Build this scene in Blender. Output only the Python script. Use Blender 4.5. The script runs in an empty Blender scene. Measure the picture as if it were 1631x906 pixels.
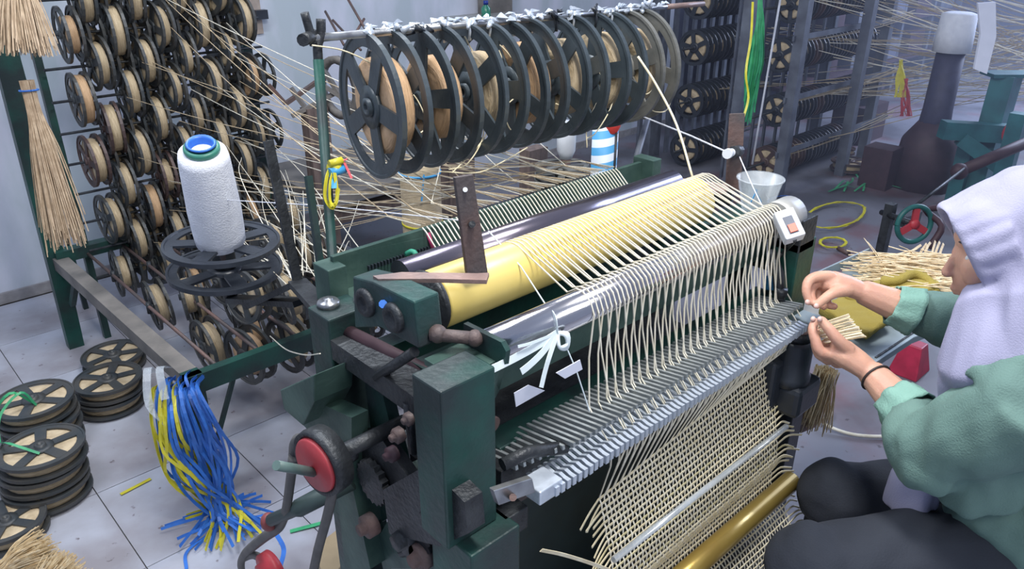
import bpy, bmesh, math, random
from mathutils import Vector as V, Matrix, noise
S = bpy.context.scene
rnd = random.Random(7)
C = S.collection
# ---------------------------------------------------------------- camera
F = 1240.0; PITCH = math.radians(25.2); AZ = math.radians(47); HC = 1.57
FH = V((math.cos(AZ), math.sin(AZ), 0)); RT = V((math.sin(AZ), -math.cos(AZ), 0)); Z = V((0, 0, 1))
FW = FH*math.cos(PITCH) - Z*math.sin(PITCH); UP = FH*math.sin(PITCH) + Z*math.cos(PITCH)
cd = bpy.data.cameras.new('camera'); cam = bpy.data.objects.new('camera', cd); C.objects.link(cam)
cd.sensor_width = 36; cd.lens = F/1631*36; cd.clip_start = 0.02; cd.clip_end = 60
M3 = Matrix((RT, UP, -FW)).transposed()
cam.matrix_world = Matrix.Translation((0, 0, HC)) @ M3.to_4x4()
S.camera = cam
S.view_settings.view_transform = 'Standard'; S.view_settings.look = 'None'
S.view_settings.exposure = 0.25; S.view_settings.gamma = 1
# ---------------------------------------------------------------- light
w = bpy.data.worlds.new('world'); S.world = w; w.use_nodes = True
bg = w.node_tree.nodes['Background']; bg.inputs[0].default_value = (0.62, 0.72, 1.0, 1); bg.inputs[1].default_value = 0.42
def area(name, loc, target, size, power, col, sy=None):
    l = bpy.data.lights.new(name, 'AREA'); l.energy = power; l.color = col; l.size = size
    if sy: l.shape = 'RECTANGLE'; l.size_y = sy
    o = bpy.data.objects.new(name, l); C.objects.link(o); o.location = loc
    o.rotation_euler = (V(target)-V(loc)).to_track_quat('-Z', 'Y').to_euler(); return o
area('ceiling_light_key', (0.75, 0.35, 3.0), (1.15, 0.8, 0.6), 0.45, 46, (1.0, 0.98, 0.95))
area('ceiling_light_back', (1.3, 2.3, 3.1), (1.3, 1.2, 0.5), 1.3, 36, (0.92, 0.96, 1.0), 0.25)
area('ceiling_light_left', (-0.4, 1.9, 3.0), (0.4, 2.3, 0), 0.9, 24, (0.9, 0.93, 1.0))
area('window_light_right', (8.5, 0.9, 2.6), (6.0, 1.6, 0.3), 2.0, 270, (0.55, 0.66, 1.0))
area('fill_light_front', (0.1, -1.1, 2.7), (1.1, 0.7, 0.7), 0.8, 20, (1.0, 0.98, 0.95))  # unseen fill lamp, added on the camera side to brighten the cloth
# ---------------------------------------------------------------- pixel -> point on a real plane
def ray(x, y): return FW*F + RT*(x-815.5) - UP*(y-453.0)
CO = V((0, 0, HC))
def on(ax, val, x, y):
    r = ray(x, y); return CO + r*((val-CO[ax])/r[ax])
def PX(x, y, v): return on(0, v, x, y)
def PY(x, y, v): return on(1, v, x, y)
def PZ(x, y, v): return on(2, v, x, y)
def D(x, y, d): return CO + ray(x, y)*(d/F)
# ---------------------------------------------------------------- materials
def mat(name, col, rough=0.6, metal=0.0, col2=None, scale=20.0, bump=0.0, bscale=200.0, alpha=1.0, trans=0.0, stretch=None, wear=0.5, sheen=0.0, sss=0.0, ior=None):
    m = bpy.data.materials.new(name); m.use_nodes = True; nt = m.node_tree; N = nt.nodes; L = nt.links
    b = N['Principled BSDF']; b.inputs['Roughness'].default_value = rough; b.inputs['Metallic'].default_value = metal
    tc = N.new('ShaderNodeTexCoord'); mp = N.new('ShaderNodeMapping'); L.new(tc.outputs['Object'], mp.inputs[0])
    if stretch: mp.inputs['Scale'].default_value = stretch
    nz = N.new('ShaderNodeTexNoise'); nz.inputs['Scale'].default_value = scale; nz.inputs['Detail'].default_value = 6
    L.new(mp.outputs[0], nz.inputs['Vector'])
    cr = N.new('ShaderNodeValToRGB'); c2 = col2 or tuple(c*0.72 for c in col)
    cr.color_ramp.elements[0].position = wear-0.14; cr.color_ramp.elements[1].position = wear+0.14
    cr.color_ramp.elements[0].color = (*c2, 1); cr.color_ramp.elements[1].color = (*col, 1)
    L.new(nz.outputs[0], cr.inputs[0]); L.new(cr.outputs[0], b.inputs['Base Color'])
    if bump:
        n2 = N.new('ShaderNodeTexNoise'); n2.inputs['Scale'].default_value = bscale; n2.inputs['Detail'].default_value = 4
        L.new(mp.outputs[0], n2.inputs['Vector']); bp = N.new('ShaderNodeBump'); bp.inputs['Strength'].default_value = bump; bp.inputs['Distance'].default_value = 0.004
        L.new(n2.outputs[0], bp.inputs['Height']); L.new(bp.outputs[0], b.inputs['Normal'])
    if alpha < 1: b.inputs['Alpha'].default_value = alpha
    if trans: b.inputs['Transmission Weight'].default_value = trans
    if sheen: b.inputs['Sheen Weight'].default_value = sheen
    if sss: b.inputs['Subsurface Weight'].default_value = sss; b.inputs['Subsurface Radius'].default_value = (0.01, 0.004, 0.002); b.inputs['Subsurface Scale'].default_value = 1.0
    return m
GREEN = mat('green_enamel', (0.014, 0.078, 0.062), 0.42, 0.1, (0.020, 0.034, 0.036), 9, 0.25, 90, wear=.52)
GREEN2 = mat('worn_green_plate', (0.075, 0.135, 0.115), 0.5, 0.2, (0.035, 0.075, 0.065), 14, 0.2, 90)
DARK = mat('dark_greased_metal', (0.050, 0.056, 0.062), 0.45, 0.4, (0.025, 0.028, 0.033), 25, 0.5, 120)
BLACK = mat('black_plastic', (0.030, 0.037, 0.050), 0.38, 0.0, (0.022, 0.027, 0.036), 20, 0.15, 100)
BLK2 = mat('old_black_plastic', (0.036, 0.044, 0.050), 0.45, 0.0, (0.060, 0.060, 0.058), 12, 0.2, 100)
REELA = mat('dark_slate_plastic', (0.055, 0.072, 0.085), 0.36, 0.05, (0.035, 0.048, 0.058), 14, 0.15, 100)
REELB = mat('brown_plastic', (0.10, 0.062, 0.055), 0.5, 0.0, (0.06, 0.04, 0.04), 12, 0.15, 100)
REELC = mat('dusty_grey_plastic', (0.17, 0.17, 0.155), 0.5, 0.05, (0.10, 0.105, 0.10), 14, 0.15, 100)
CHROME = mat('polished_steel', (0.62, 0.63, 0.67), 0.16, 1.0, (0.42, 0.38, 0.38), 7, 0.05, 60, stretch=(0.4, 3, 3))
STEEL = mat('brushed_steel', (0.42, 0.44, 0.46), 0.33, 0.85, (0.25, 0.26, 0.28), 30, 0.1, 100)
ZINC = mat('bright_zinc', (0.66, 0.73, 0.82), 0.30, 0.4, (0.50, 0.56, 0.64), 40, 0.1, 100)
NEEDLE = mat('grey_needle_steel', (0.42, 0.45, 0.46), 0.40, 0.45, (0.30, 0.33, 0.34), 50, 0.1, 100)
RUST = mat('brown_rusted_steel', (0.10, 0.085, 0.085), 0.6, 0.3, (0.17, 0.10, 0.085), 10, 0.4, 120)
RUSTL = mat('rust_tan_steel', (0.33, 0.22, 0.19), 0.5, 0.3, (0.16, 0.13, 0.13), 12, 0.3, 120)
COIL = mat('pale_cane_coil', (0.62, 0.50, 0.33), 0.55, 0, (0.44, 0.34, 0.21), 30, 0.8, 60, stretch=(14, 1, 1))
COILP = mat('orange_cane_coil', (0.66, 0.44, 0.26), 0.55, 0, (0.50, 0.32, 0.18), 30, 0.8, 60, stretch=(14, 1, 1))
STRAND = mat('cream_cane_strand', (0.86, 0.82, 0.70), 0.45, 0, (0.74, 0.69, 0.54), 30)
WEFT = mat('yellow_cane_strip', (0.86, 0.79, 0.57), 0.45, 0, (0.72, 0.63, 0.41), 40)
STRAW = mat('dry_straw', (0.60, 0.46, 0.31), 0.7, 0, (0.42, 0.30, 0.19), 40)
STRAWL = mat('light_cut_cane', (0.82, 0.70, 0.48), 0.6, 0, (0.64, 0.48, 0.27), 60)
TAN = mat('woven_tan_wrap', (0.48, 0.40, 0.27), 0.7, 0, (0.40, 0.32, 0.21), 60, 0.6, 150, stretch=(1, 1, 6))
YROLL = mat('yellow_rubber_cover', (0.76, 0.60, 0.19), 0.36, 0, (0.72, 0.56, 0.16), 6, 0.08, 40)
GOLD = mat('brass_yellow_tube', (0.50, 0.36, 0.09), 0.28, 0.55, (0.38, 0.26, 0.07), 6, 0.1, 60)
WHITE = mat('white_thread', (0.80, 0.83, 0.90), 0.8, 0, (0.72, 0.75, 0.83), 30, 0.5, 300)
WPLAST = mat('white_plastic', (0.72, 0.75, 0.78), 0.35, 0, (0.62, 0.65, 0.68), 10)
RIBW = mat('white_tape', (0.74, 0.82, 0.84), 0.4, 0, (0.62, 0.72, 0.75), 20)
RED = mat('red_paint', (0.50, 0.045, 0.06), 0.45, 0, (0.34, 0.04, 0.05), 12, 0.2, 60)
REDP = mat('bright_red_plastic', (0.80, 0.07, 0.05), 0.4)
PINK = mat('pink_plastic', (0.62, 0.07, 0.20), 0.45)
BLUE = mat('blue_strapping', (0.045, 0.20, 0.66), 0.4, 0, (0.03, 0.13, 0.48), 20)
BLUEB = mat('bright_blue_print', (0.06, 0.36, 0.72), 0.4)
YEL = mat('yellow_strapping', (0.68, 0.62, 0.04), 0.4, 0, (0.5, 0.45, 0.03), 20)
GRN = mat('green_strapping', (0.06, 0.42, 0.18), 0.45, 0, (0.03, 0.28, 0.13), 20)
TEAL = mat('teal_thread', (0.06, 0.40, 0.26), 0.6)
CUP = mat('translucent_cup', (0.80, 0.87, 0.92), 0.25, 0, alpha=0.33)
SKIN = mat('skin', (0.66, 0.39, 0.28), 0.5, 0, (0.56, 0.30, 0.22), 14, 0.15, 300, sss=0.25)
NAIL = mat('finger_nail', (0.78, 0.52, 0.46), 0.3)
HIJAB = mat('lavender_fabric', (0.37, 0.37, 0.52), 0.85, 0, (0.33, 0.33, 0.48), 5, 0.25, 400)
TUNIC = mat('sage_green_cotton', (0.135, 0.235, 0.205), 0.9, 0, (0.115, 0.20, 0.18), 6, 0.35, 350)
CUFF = mat('mint_cuff_cotton', (0.24, 0.43, 0.36), 0.9, 0, (0.19, 0.36, 0.30), 8, 0.4, 250)
PANTS = mat('charcoal_trouser', (0.024, 0.029, 0.042), 0.9, 0, (0.020, 0.025, 0.037), 6, 0.3, 300)
OLIVE = mat('olive_felt', (0.38, 0.30, 0.07), 0.95, 0, (0.31, 0.24, 0.05), 10, 0.5, 400)
PLATE = mat('pale_blue_grey_plate', (0.36, 0.44, 0.49), 0.45, 0.3, (0.28, 0.35, 0.39), 8, 0.1, 60)
GALV = mat('galvanised_sheet', (0.46, 0.46, 0.44), 0.5, 0.3, (0.34, 0.34, 0.32), 8, 0.1, 60)
WOOD = mat('old_brown_wood', (0.17, 0.125, 0.11), 0.7, 0, (0.10, 0.075, 0.07), 8, 0.5, 60, stretch=(6, 6, 1))
WOODL = mat('grey_worn_timber', (0.20, 0.185, 0.17), 0.7, 0, (0.11, 0.105, 0.10), 8, 0.5, 60)
CARD = mat('cardboard', (0.44, 0.34, 0.21), 0.8, 0, (0.36, 0.28, 0.17), 12)
GREYP = mat('grey_painted_post', (0.15, 0.17, 0.21), 0.55, 0.2, (0.09, 0.10, 0.13), 10)
BROWNM = mat('dark_maroon_metal', (0.060, 0.030, 0.040), 0.6, 0.1)
TEALM = mat('teal_machine_paint', (0.03, 0.16, 0.18), 0.5, 0.1, (0.02, 0.10, 0.12), 10)
PAPER = mat('white_paper', (0.70, 0.73, 0.84), 0.7, 0, (0.66, 0.69, 0.80), 20)
NOTE = mat('old_brown_paper', (0.42, 0.35, 0.30), 0.8)
FRINGE = mat('cane_fringe', (0.70, 0.63, 0.38), 0.5, 0, (0.56, 0.50, 0.28), 40)
# ---------------------------------------------------------------- mesh builder
def frame(d):
    d = d.normalized(); a = Z if abs(d.z) < 0.9 else V((1, 0, 0)); u = d.cross(a).normalized(); return u, d.cross(u).normalized()
class MB:
    def __init__(s): s.v = []; s.f = []; s.sm = []
    def add(s, vs, fs, smooth=False):
        n = len(s.v); s.v += [V(v) for v in vs]; s.f += [tuple(i+n for i in f) for f in fs]; s.sm += [smooth]*len(fs); return s
    def box(s, a, b):
        x0, x1 = sorted((a[0], b[0])); y0, y1 = sorted((a[1], b[1])); z0, z1 = sorted((a[2], b[2]))
        vs = [(x, y, z) for z in (z0, z1) for x, y in ((x0, y0), (x1, y0), (x1, y1), (x0, y1))]
        return s.add(vs, [(3, 2, 1, 0), (4, 5, 6, 7), (0, 1, 5, 4), (1, 2, 6, 5), (2, 3, 7, 6), (3, 0, 4, 7)])
    def bar(s, p, q, wd, ht, up=None):      # box beam from p to q
        p = V(p); q = V(q); d = (q-p).normalized(); up = V(up) if up else (Z if abs(d.z) < 0.95 else V((0, 1, 0)))
        r = d.cross(up).normalized()*wd/2; u = r.cross(d).normalized()*ht/2
        vs = [c+o for c in (p, q) for o in (-r-u, r-u, r+u, -r+u)]
        return s.add(vs, [(0, 1, 2, 3), (7, 6, 5, 4), (0, 4, 5, 1), (1, 5, 6, 2), (2, 6, 7, 3), (3, 7, 4, 0)])
    def prism(s, pts, ex):                  # polygon extruded
        n = len(pts); pts = [V(p) for p in pts]; ex = V(ex)
        return s.add(pts+[p+ex for p in pts], [tuple(range(n))[::-1], tuple(range(n, 2*n))]+[(i, (i+1) % n, n+(i+1) % n, n+i) for i in range(n)])
    def tube(s, pts, r, n=6, cap=True, flat=1.0, up=None):
        pts = [V(p) for p in pts]; m = len(pts); R = r if isinstance(r, (list, tuple)) else [r]*m; vs = []
        u = None
        for i, p in enumerate(pts):
            d = (pts[min(i+1, m-1)]-pts[max(i-1, 0)])
            if d.length < 1e-9: d = V((0, 0, 1))
            d.normalize()
            if u is None:
                u = (V(up)-d*V(up).dot(d)).normalized() if up else frame(d)[0]
            else:
                u = (u-d*u.dot(d)); u = u.normalized() if u.length > 1e-6 else frame(d)[0]
            k = d.cross(u)
            for j in range(n):
                a = 2*math.pi*(j+0.5)/n; vs.append(p+u*math.cos(a)*R[i]+k*math.sin(a)*R[i]*flat)
        fs = [(i*n+j, i*n+(j+1) % n, (i+1)*n+(j+1) % n, (i+1)*n+j) for i in range(m-1) for j in range(n)]
        s.add(vs, fs, n > 4)
        if cap: k = len(s.v)-m*n; s.f += [tuple(k+j for j in range(n))[::-1], tuple(k+(m-1)*n+j for j in range(n))]; s.sm += [False]*2
        return s
    def cyl(s, p, q, r, n=20): return s.tube([p, q], r, n)
    def ribbon(s, pts, wd, th=0.0008, up=(0, 0, 1)):
        pts = [V(p) for p in pts]; m = len(pts); vs = []
        for i, p in enumerate(pts):
            d = (pts[min(i+1, m-1)]-pts[max(i-1, 0)]).normalized(); r = d.cross(V(up)); r = (r.normalized() if r.length > 1e-3 else V((1, 0, 0)))*wd/2
            t = r.cross(d).normalized()*th/2; vs += [p-r-t, p+r-t, p+r+t, p-r+t]
        fs = [(i*4+j, i*4+(j+1) % 4, i*4+4+(j+1) % 4, i*4+4+j) for i in range(m-1) for j in range(4)]
        return s.add(vs, fs+[(3, 2, 1, 0), (4*m-4, 4*m-3, 4*m-2, 4*m-1)])
    def lathe(s, prof, c=(0, 0, 0), ax=(0, 0, 1), n=24):   # prof: [(r, h)...]
        c = V(c); ax = V(ax).normalized(); u, k = frame(ax); vs = []
        for r, h in prof:
            for j in range(n):
                a = 2*math.pi*j/n; vs.append(c+ax*h+u*math.cos(a)*r+k*math.sin(a)*r)
        m = len(prof)
        return s.add(vs, [(i*n+j, i*n+(j+1) % n, (i+1)*n+(j+1) % n, (i+1)*n+j) for i in range(m-1) for j in range(n)], True)
    def ball(s, c, rx, ry=None, rz=None, n=12, axes=None):
        ry = ry or rx; rz = rz or rx; A = axes or (V((1, 0, 0)), V((0, 1, 0)), V((0, 0, 1))); vs = []; fs = []; c = V(c)
        for i in range(n+1):
            t = math.pi*i/n
            for j in range(2*n):
                a = math.pi*j/n; vs.append(c+A[0]*(rx*math.sin(t)*math.cos(a))+A[1]*(ry*math.sin(t)*math.sin(a))+A[2]*(rz*math.cos(t)))
        for i in range(n):
            for j in range(2*n):
                fs.append((i*2*n+j, (i+1)*2*n+j, (i+1)*2*n+(j+1) % (2*n), i*2*n+(j+1) % (2*n)))
        return s.add(vs, fs, True)
    def mesh(s, name, off=V((0, 0, 0)), clean=True, bevel=0):
        me = bpy.data.meshes.new(name); me.from_pydata([tuple(v-off) for v in s.v], [], s.f)
        me.polygons.foreach_set('use_smooth', s.sm)
        b = bmesh.new(); b.from_mesh(me)
        if clean: bmesh.ops.remove_doubles(b, verts=b.verts, dist=1e-6)
        bmesh.ops.recalc_face_normals(b, faces=b.faces)
        if bevel: bmesh.ops.bevel(b, geom=[e for e in b.edges if len(e.link_faces) == 2 and e.calc_face_angle(0) > .6], offset=bevel, segments=2, affect='EDGES', profile=.5, clamp_overlap=True)
        b.to_mesh(me); b.free(); me.update(); return me
def wpos(o):
    p = V((0, 0, 0))
    while o: p = p+o.location; o = o.parent
    return p
def link(name, me, m=None, parent=None, loc=(0, 0, 0)):
    o = bpy.data.objects.new(name, me); C.objects.link(o); o.location = loc
    if m and me is not None and not me.materials: me.materials.append(m)
    if parent: o.parent = parent
    return o
def tag(o, label, cat, group=None, kind=None):
    o['label'] = label; o['category'] = cat
    if group: o['group'] = group
    if kind: o['kind'] = kind
    return o
def thing(name, label, cat, loc, group=None): return tag(link(name, None, loc=loc), label, cat, group)
def part(name, mb, m, parent, label=None, kind=None, bevel=0):
    o = link(name, mb.mesh(name, wpos(parent), bevel=bevel), m, parent)
    if label: o['label'] = label
    if kind: o['kind'] = kind
    return o
def solo(name, mb, m, label, cat, group=None, bevel=0):     # a thing that is one mesh
    c = sum(mb.v, V())/len(mb.v); c.z = min(v.z for v in mb.v)
    o = link(name, mb.mesh(name, c, bevel=bevel), m, loc=c); tag(o, label, cat, group)
    return o
def struct(name, mb, m, parent=None):
    o = link(name, mb.mesh(name), m, parent)
    if not parent: o['kind'] = 'structure'
    return o
def bez(p0, p1, p2, n=10):
    p0, p1, p2 = V(p0), V(p1), V(p2); return [p0*(1-t)**2+p1*2*t*(1-t)+p2*t*t for t in [i/n for i in range(n+1)]]
def smooth(pts, n=5):                       # Catmull-Rom through points
    P = [V(p) for p in pts]; P = [P[0]*2-P[1]]+P+[P[-1]*2-P[-2]]; out = []
    for i in range(1, len(P)-2):
        for k in range(n):
            t = k/n; a, b, c, d = P[i-1:i+3]
            out.append(0.5*((2*b)+(c-a)*t+(2*a-5*b+4*c-d)*t*t+(3*b-a-3*c+d)*t**3))
    out.append(P[-2]); return out
ORD = ['first', 'second', 'third', 'fourth', 'fifth', 'sixth', 'seventh', 'eighth', 'ninth', 'tenth', 'eleventh', 'twelfth', 'thirteenth', 'fourteenth', 'fifteenth']
# ================================================================ ROOM
def floor_mat(name, base, dirt, warm=False):
    m = bpy.data.materials.new(name); m.use_nodes = True; N = m.node_tree.nodes; L = m.node_tree.links; b = N['Principled BSDF']
    tc = N.new('ShaderNodeTexCoord'); n1 = N.new('ShaderNodeTexNoise'); n1.inputs['Scale'].default_value = 1.6; n1.inputs['Detail'].default_value = 8
    L.new(tc.outputs['Object'], n1.inputs['Vector']); r = N.new('ShaderNodeValToRGB'); r.color_ramp.elements[0].position = 0.39; r.color_ramp.elements[1].position = 0.53
    r.color_ramp.elements[0].color = (*dirt, 1); r.color_ramp.elements[1].color = (*base, 1); L.new(n1.outputs[0], r.inputs[0])
    n2 = N.new('ShaderNodeTexNoise'); n2.inputs['Scale'].default_value = 28; n2.inputs['Detail'].default_value = 3; L.new(tc.outputs['Object'], n2.inputs['Vector'])
    r2 = N.new('ShaderNodeValToRGB'); r2.color_ramp.elements[0].position = 0.27; r2.color_ramp.elements[1].position = 0.33
    r2.color_ramp.elements[0].color = (0.45, 0.38, 0.38, 1); r2.color_ramp.elements[1].color = (1, 1, 1, 1); L.new(n2.outputs[0], r2.inputs[0])
    mx = N.new('ShaderNodeMixRGB'); mx.blend_type = 'MULTIPLY'; mx.inputs[0].default_value = 1; L.new(r.outputs[0], mx.inputs[1]); L.new(r2.outputs[0], mx.inputs[2])
    out = mx.outputs[0]
    if warm:
        n3 = N.new('ShaderNodeTexNoise'); n3.inputs['Scale'].default_value = 2.3; n3.inputs['Detail'].default_value = 5; L.new(tc.outputs['Object'], n3.inputs['Vector'])
        r3 = N.new('ShaderNodeValToRGB'); r3.color_ramp.elements[0].position = 0.52; r3.color_ramp.elements[1].position = 0.64
        r3.color_ramp.elements[0].color = (1, 1, 1, 1); r3.color_ramp.elements[1].color = (1.0, 0.62, 0.60, 1); L.new(n3.outputs[0], r3.inputs[0])
        m3 = N.new('ShaderNodeMixRGB'); m3.blend_type = 'MULTIPLY'; m3.inputs[0].default_value = 1; L.new(out, m3.inputs[1]); L.new(r3.outputs[0], m3.inputs[2]); out = m3.outputs[0]
    L.new(out, b.inputs['Base Color']); b.inputs['Roughness'].default_value = 0.45; return m
TILE = floor_mat('white_glazed_tile', (0.45, 0.48, 0.56), (0.27, 0.26, 0.29))
CONC = floor_mat('worn_grey_concrete', (0.19, 0.195, 0.235), (0.10, 0.10, 0.12), True)
GROUT = mat('dirty_grout', (0.07, 0.065, 0.065), 0.9)
fl = struct('floor', MB().box((-2.5, -2.5, -0.06), (14, 4.0, -0.004)), GROUT)
# tile joints pass through (0.35, 2.21) every 0.405 m; white tiles left, worn concrete slabs right
TS = 0.405; gx = 0.350-TS*6; gy = 2.212-TS*9
tmsh = []
for q in range(4):
    b = MB().box((0.0015, 0.0015, -0.004), (TS-0.0015, TS-0.0015, 0)); tmsh.append(b.mesh('tile'))
n_t = 0
for i in range(0, 12):
    for j in range(4, 14):
        x = gx+i*TS; y = gy+j*TS
        if y+TS > 3.99 or x > 1.95 or y < 0.1 or x < -0.8: continue
        o = link('tile', tmsh[0], TILE, fl, (x, y, 0)); n_t += 1
xs = gx+TS*10
struct('tile_field', MB().box((xs, -2.5, -0.004), (14, 4.0, 0)), CONC, fl)['kind'] = 'stuff'
struct('tile_field', MB().box((-2.5, -2.5, -0.004), (xs, gy+4*TS, -0.0005)), TILE, fl)['kind'] = 'stuff'
def wall_mat():
    m = bpy.data.materials.new('whitewashed_plaster'); m.use_nodes = True; N = m.node_tree.nodes; L = m.node_tree.links; b = N['Principled BSDF']
    tc = N.new('ShaderNodeTexCoord'); mp = N.new('ShaderNodeMapping'); mp.inputs['Scale'].default_value = (3, 3, 1.2); L.new(tc.outputs['Object'], mp.inputs[0])
    n = N.new('ShaderNodeTexNoise'); n.inputs['Scale'].default_value = 1.6; n.inputs['Detail'].default_value = 5; L.new(mp.outputs[0], n.inputs['Vector'])
    r = N.new('ShaderNodeValToRGB'); r.color_ramp.elements[0].position = 0.40; r.color_ramp.elements[1].position = 0.62
    r.color_ramp.elements[0].color = (0.46, 0.53, 0.58, 1); r.color_ramp.elements[1].color = (0.62, 0.65, 0.75, 1)
    L.new(n.outputs[0], r.inputs[0]); L.new(r.outputs[0], b.inputs['Base Color']); b.inputs['Roughness'].default_value = 0.8
    bp = N.new('ShaderNodeBump'); bp.inputs['Strength'].default_value = 0.15; n2 = N.new('ShaderNodeTexNoise'); n2.inputs['Scale'].default_value = 40; L.new(tc.outputs['Object'], n2.inputs['Vector'])
    L.new(n2.outputs[0], bp.inputs['Height']); L.new(bp.outputs[0], b.inputs['Normal']); return m
WALL = wall_mat()
DWALL = mat('dim_blue_grey_plaster', (0.10, 0.11, 0.16), 0.8, 0, (0.07, 0.08, 0.12), 2)  # far wall: dimness of the hall's far end put into the plaster colour
struct('wall_back', MB().box((-2.5, 3.86, 0), (5.35, 4.0, 3.3)), WALL)
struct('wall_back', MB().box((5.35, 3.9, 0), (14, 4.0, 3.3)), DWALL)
struct('wall_left', MB().box((-2.5, -2.5, 0), (-2.4, 3.86, 3.3)), WALL)
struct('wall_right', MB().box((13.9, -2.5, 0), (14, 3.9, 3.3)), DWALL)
struct('baseboard_back', MB().box((-2.4, 3.845, 0), (5.35, 3.86, 0.05)), mat('stained_skirting', (0.33, 0.32, 0.33), 0.8))
# ================================================================ REELS (axis = local X, centre at origin)
def flange_mesh(name, R, spokes=5, n=40, th=0.006, rim=0.81, hub=0.30, sw=0.12):
    b = MB(); ri = R*rim
    vs = []; fs = []
    for j in range(n):
        a = 2*math.pi*j/n
        for r, x in ((R, -th*0.85), (R, th*0.85), (R*0.955, th*0.85), (R*0.945, th*0.4), (ri, th*0.4), (ri, -th*0.4), (R*0.945, -th*0.4), (R*0.955, -th*0.85)): vs.append((x, r*math.cos(a), r*math.sin(a)))
    for j in range(n):
        for k in range(8): fs.append((j*8+k, j*8+(k+1) % 8, ((j+1) % n)*8+(k+1) % 8, ((j+1) % n)*8+k))
    b.add(vs, fs, False)
    h = R*hub; hb = R*0.07                    # hub ring
    b.lathe([(hb, -th*0.8), (h, -th*0.8), (h, th*0.8), (hb, th*0.8), (hb, -th*0.8)], (0, 0, 0), (1, 0, 0), 16)
    for k in range(spokes):
        a = 2*math.pi*k/spokes+0.3; d = V((0, math.cos(a), math.sin(a))); s = V((0, -math.sin(a), math.cos(a)))
        p0 = d*(h*0.6); p1 = d*(ri+R*0.03); w0 = R*sw; w1 = R*sw*1.15; x = V((th*0.45, 0, 0))
        vs = [p0-s*w0-x, p0+s*w0-x, p1+s*w1-x, p1-s*w1-x, p0-s*w0+x, p0+s*w0+x, p1+s*w1+x, p1-s*w1+x]
        b.add(vs, [(0, 1, 2, 3), (7, 6, 5, 4), (0, 4, 5, 1), (1, 5, 6, 2), (2, 6, 7, 3), (3, 7, 4, 0)])
    return b.mesh(name)
def coil_mesh(name, r, wd, hr, n=28):         # wound cane with layered edge, and the hub tube inside
    b = MB(); h = wd/2
    b.lathe([(hr, -h*0.96), (r*0.72, -h), (r*0.9, -h*0.95), (r, -h*0.8), (r*1.015, -h*0.3), (r*1.0, h*0.1), (r*1.012, h*0.5), (r*0.98, h*0.85), (r*0.88, h*0.97), (r*0.7, h), (hr, h*0.96), (hr, -h*0.96)], (0, 0, 0), (1, 0, 0), n)
    return b.mesh(name)
_rc = {}
def reel(label, loc, R=0.1225, wd=0.052, cr=0.62, fm=REELA, cm=COIL, axis=(1, 0, 0), spin=0.0, group=None, n=40, name='cane_reel', cat='reel'):
    axis = V(axis).normalized(); key = (round(R, 4), round(wd, 4), round(cr, 2), fm.name, cm.name, n)
    if key not in _rc:
        f = flange_mesh('flange', R, n=n); f.materials.append(fm)
        c = coil_mesh('coil', R*cr, wd*0.86, R*0.2, 28 if n > 30 else 16); c.materials.append(cm)
        hb = MB().lathe([(R*0.06, -wd/2-0.012), (R*0.13, -wd/2-0.012), (R*0.13, wd/2+0.012), (R*0.06, wd/2+0.012), (R*0.06, -wd/2-0.012)], (0, 0, 0), (1, 0, 0), 12).mesh('hub'); hb.materials.append(fm)
        _rc[key] = (f, c, hb)
    f, c, hb = _rc[key]
    t = link(name, None, loc=loc); tag(t, label, cat, group)
    t.rotation_mode = 'QUATERNION'; t.rotation_quaternion = V((1, 0, 0)).rotation_difference(axis) @ Matrix.Rotation(spin, 3, 'X').to_quaternion()
    for s in (-1, 1):
        o = link('flange', f, None, t, (s*wd/2, 0, 0)); o.rotation_euler = (s*0.25, 0, 0)
    link('coil', c, None, t); link('hub', hb, None, t)
    return t
# ---- wall rack (creel)
YR = 3.15
rk = thing('reel_rack', 'tall green frame rack against white wall, full of small cane reels', 'rack', (0.75, YR, 0))
part('post', MB().box((0.690, YR+0.05, 0), (0.715, YR+0.08, 1.75)), GREEN, rk)
part('post', MB().box((1.462, YR+0.05, 0), (1.50, YR+0.10, 1.75)), GREEN, rk)
part('top_rail', MB().box((0.69, YR+0.05, 1.72), (1.535, YR+0.08, 1.75)), GREEN, rk)
for i in range(11):
    z = 1.43-i*0.114
    part('rod', MB().cyl((0.70, YR, z), (1.52, YR, z), 0.005, 6), DARK, rk)
Rr = 0.098
gA = 'small reels on the wall rack'
for i in range(11):
    z = 1.43-i*0.114; odd = i % 2
    for k in range(4 if odd else 5):
        x = 0.80+0.158*k+(0.078 if odd else 0); z2 = z+rnd.uniform(-.008, .008)
        full = rnd.choice([0.84, 0.88, 0.80, 0.66, 0.76])
        reel(f'{ORD[k]} reel from the left in the {ORD[i]} row down of the wall rack', (x+rnd.uniform(-.008, .008), YR, z2), Rr, 0.044, full,
             BLK2 if rnd.random() < .95 else REELB, COIL if rnd.random() < .88 else COILP, (1, rnd.uniform(-.12, .12), 0), rnd.uniform(0, 6), gA, 24)
        # a bare reel flange between neighbours, hanging close behind
        if not (odd and k == 3) and rnd.random() < .62:
            reel(f'nearly empty black reel right of the {ORD[k]} reel in row {ORD[i]} of the wall rack', (x+0.078, YR+0.05, z2-0.01), Rr*0.92, 0.05, 0.3, BLK2, COIL, (1, 0.1, 0), rnd.uniform(0, 6), 'nearly empty reels on the wall rack', 24)
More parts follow.
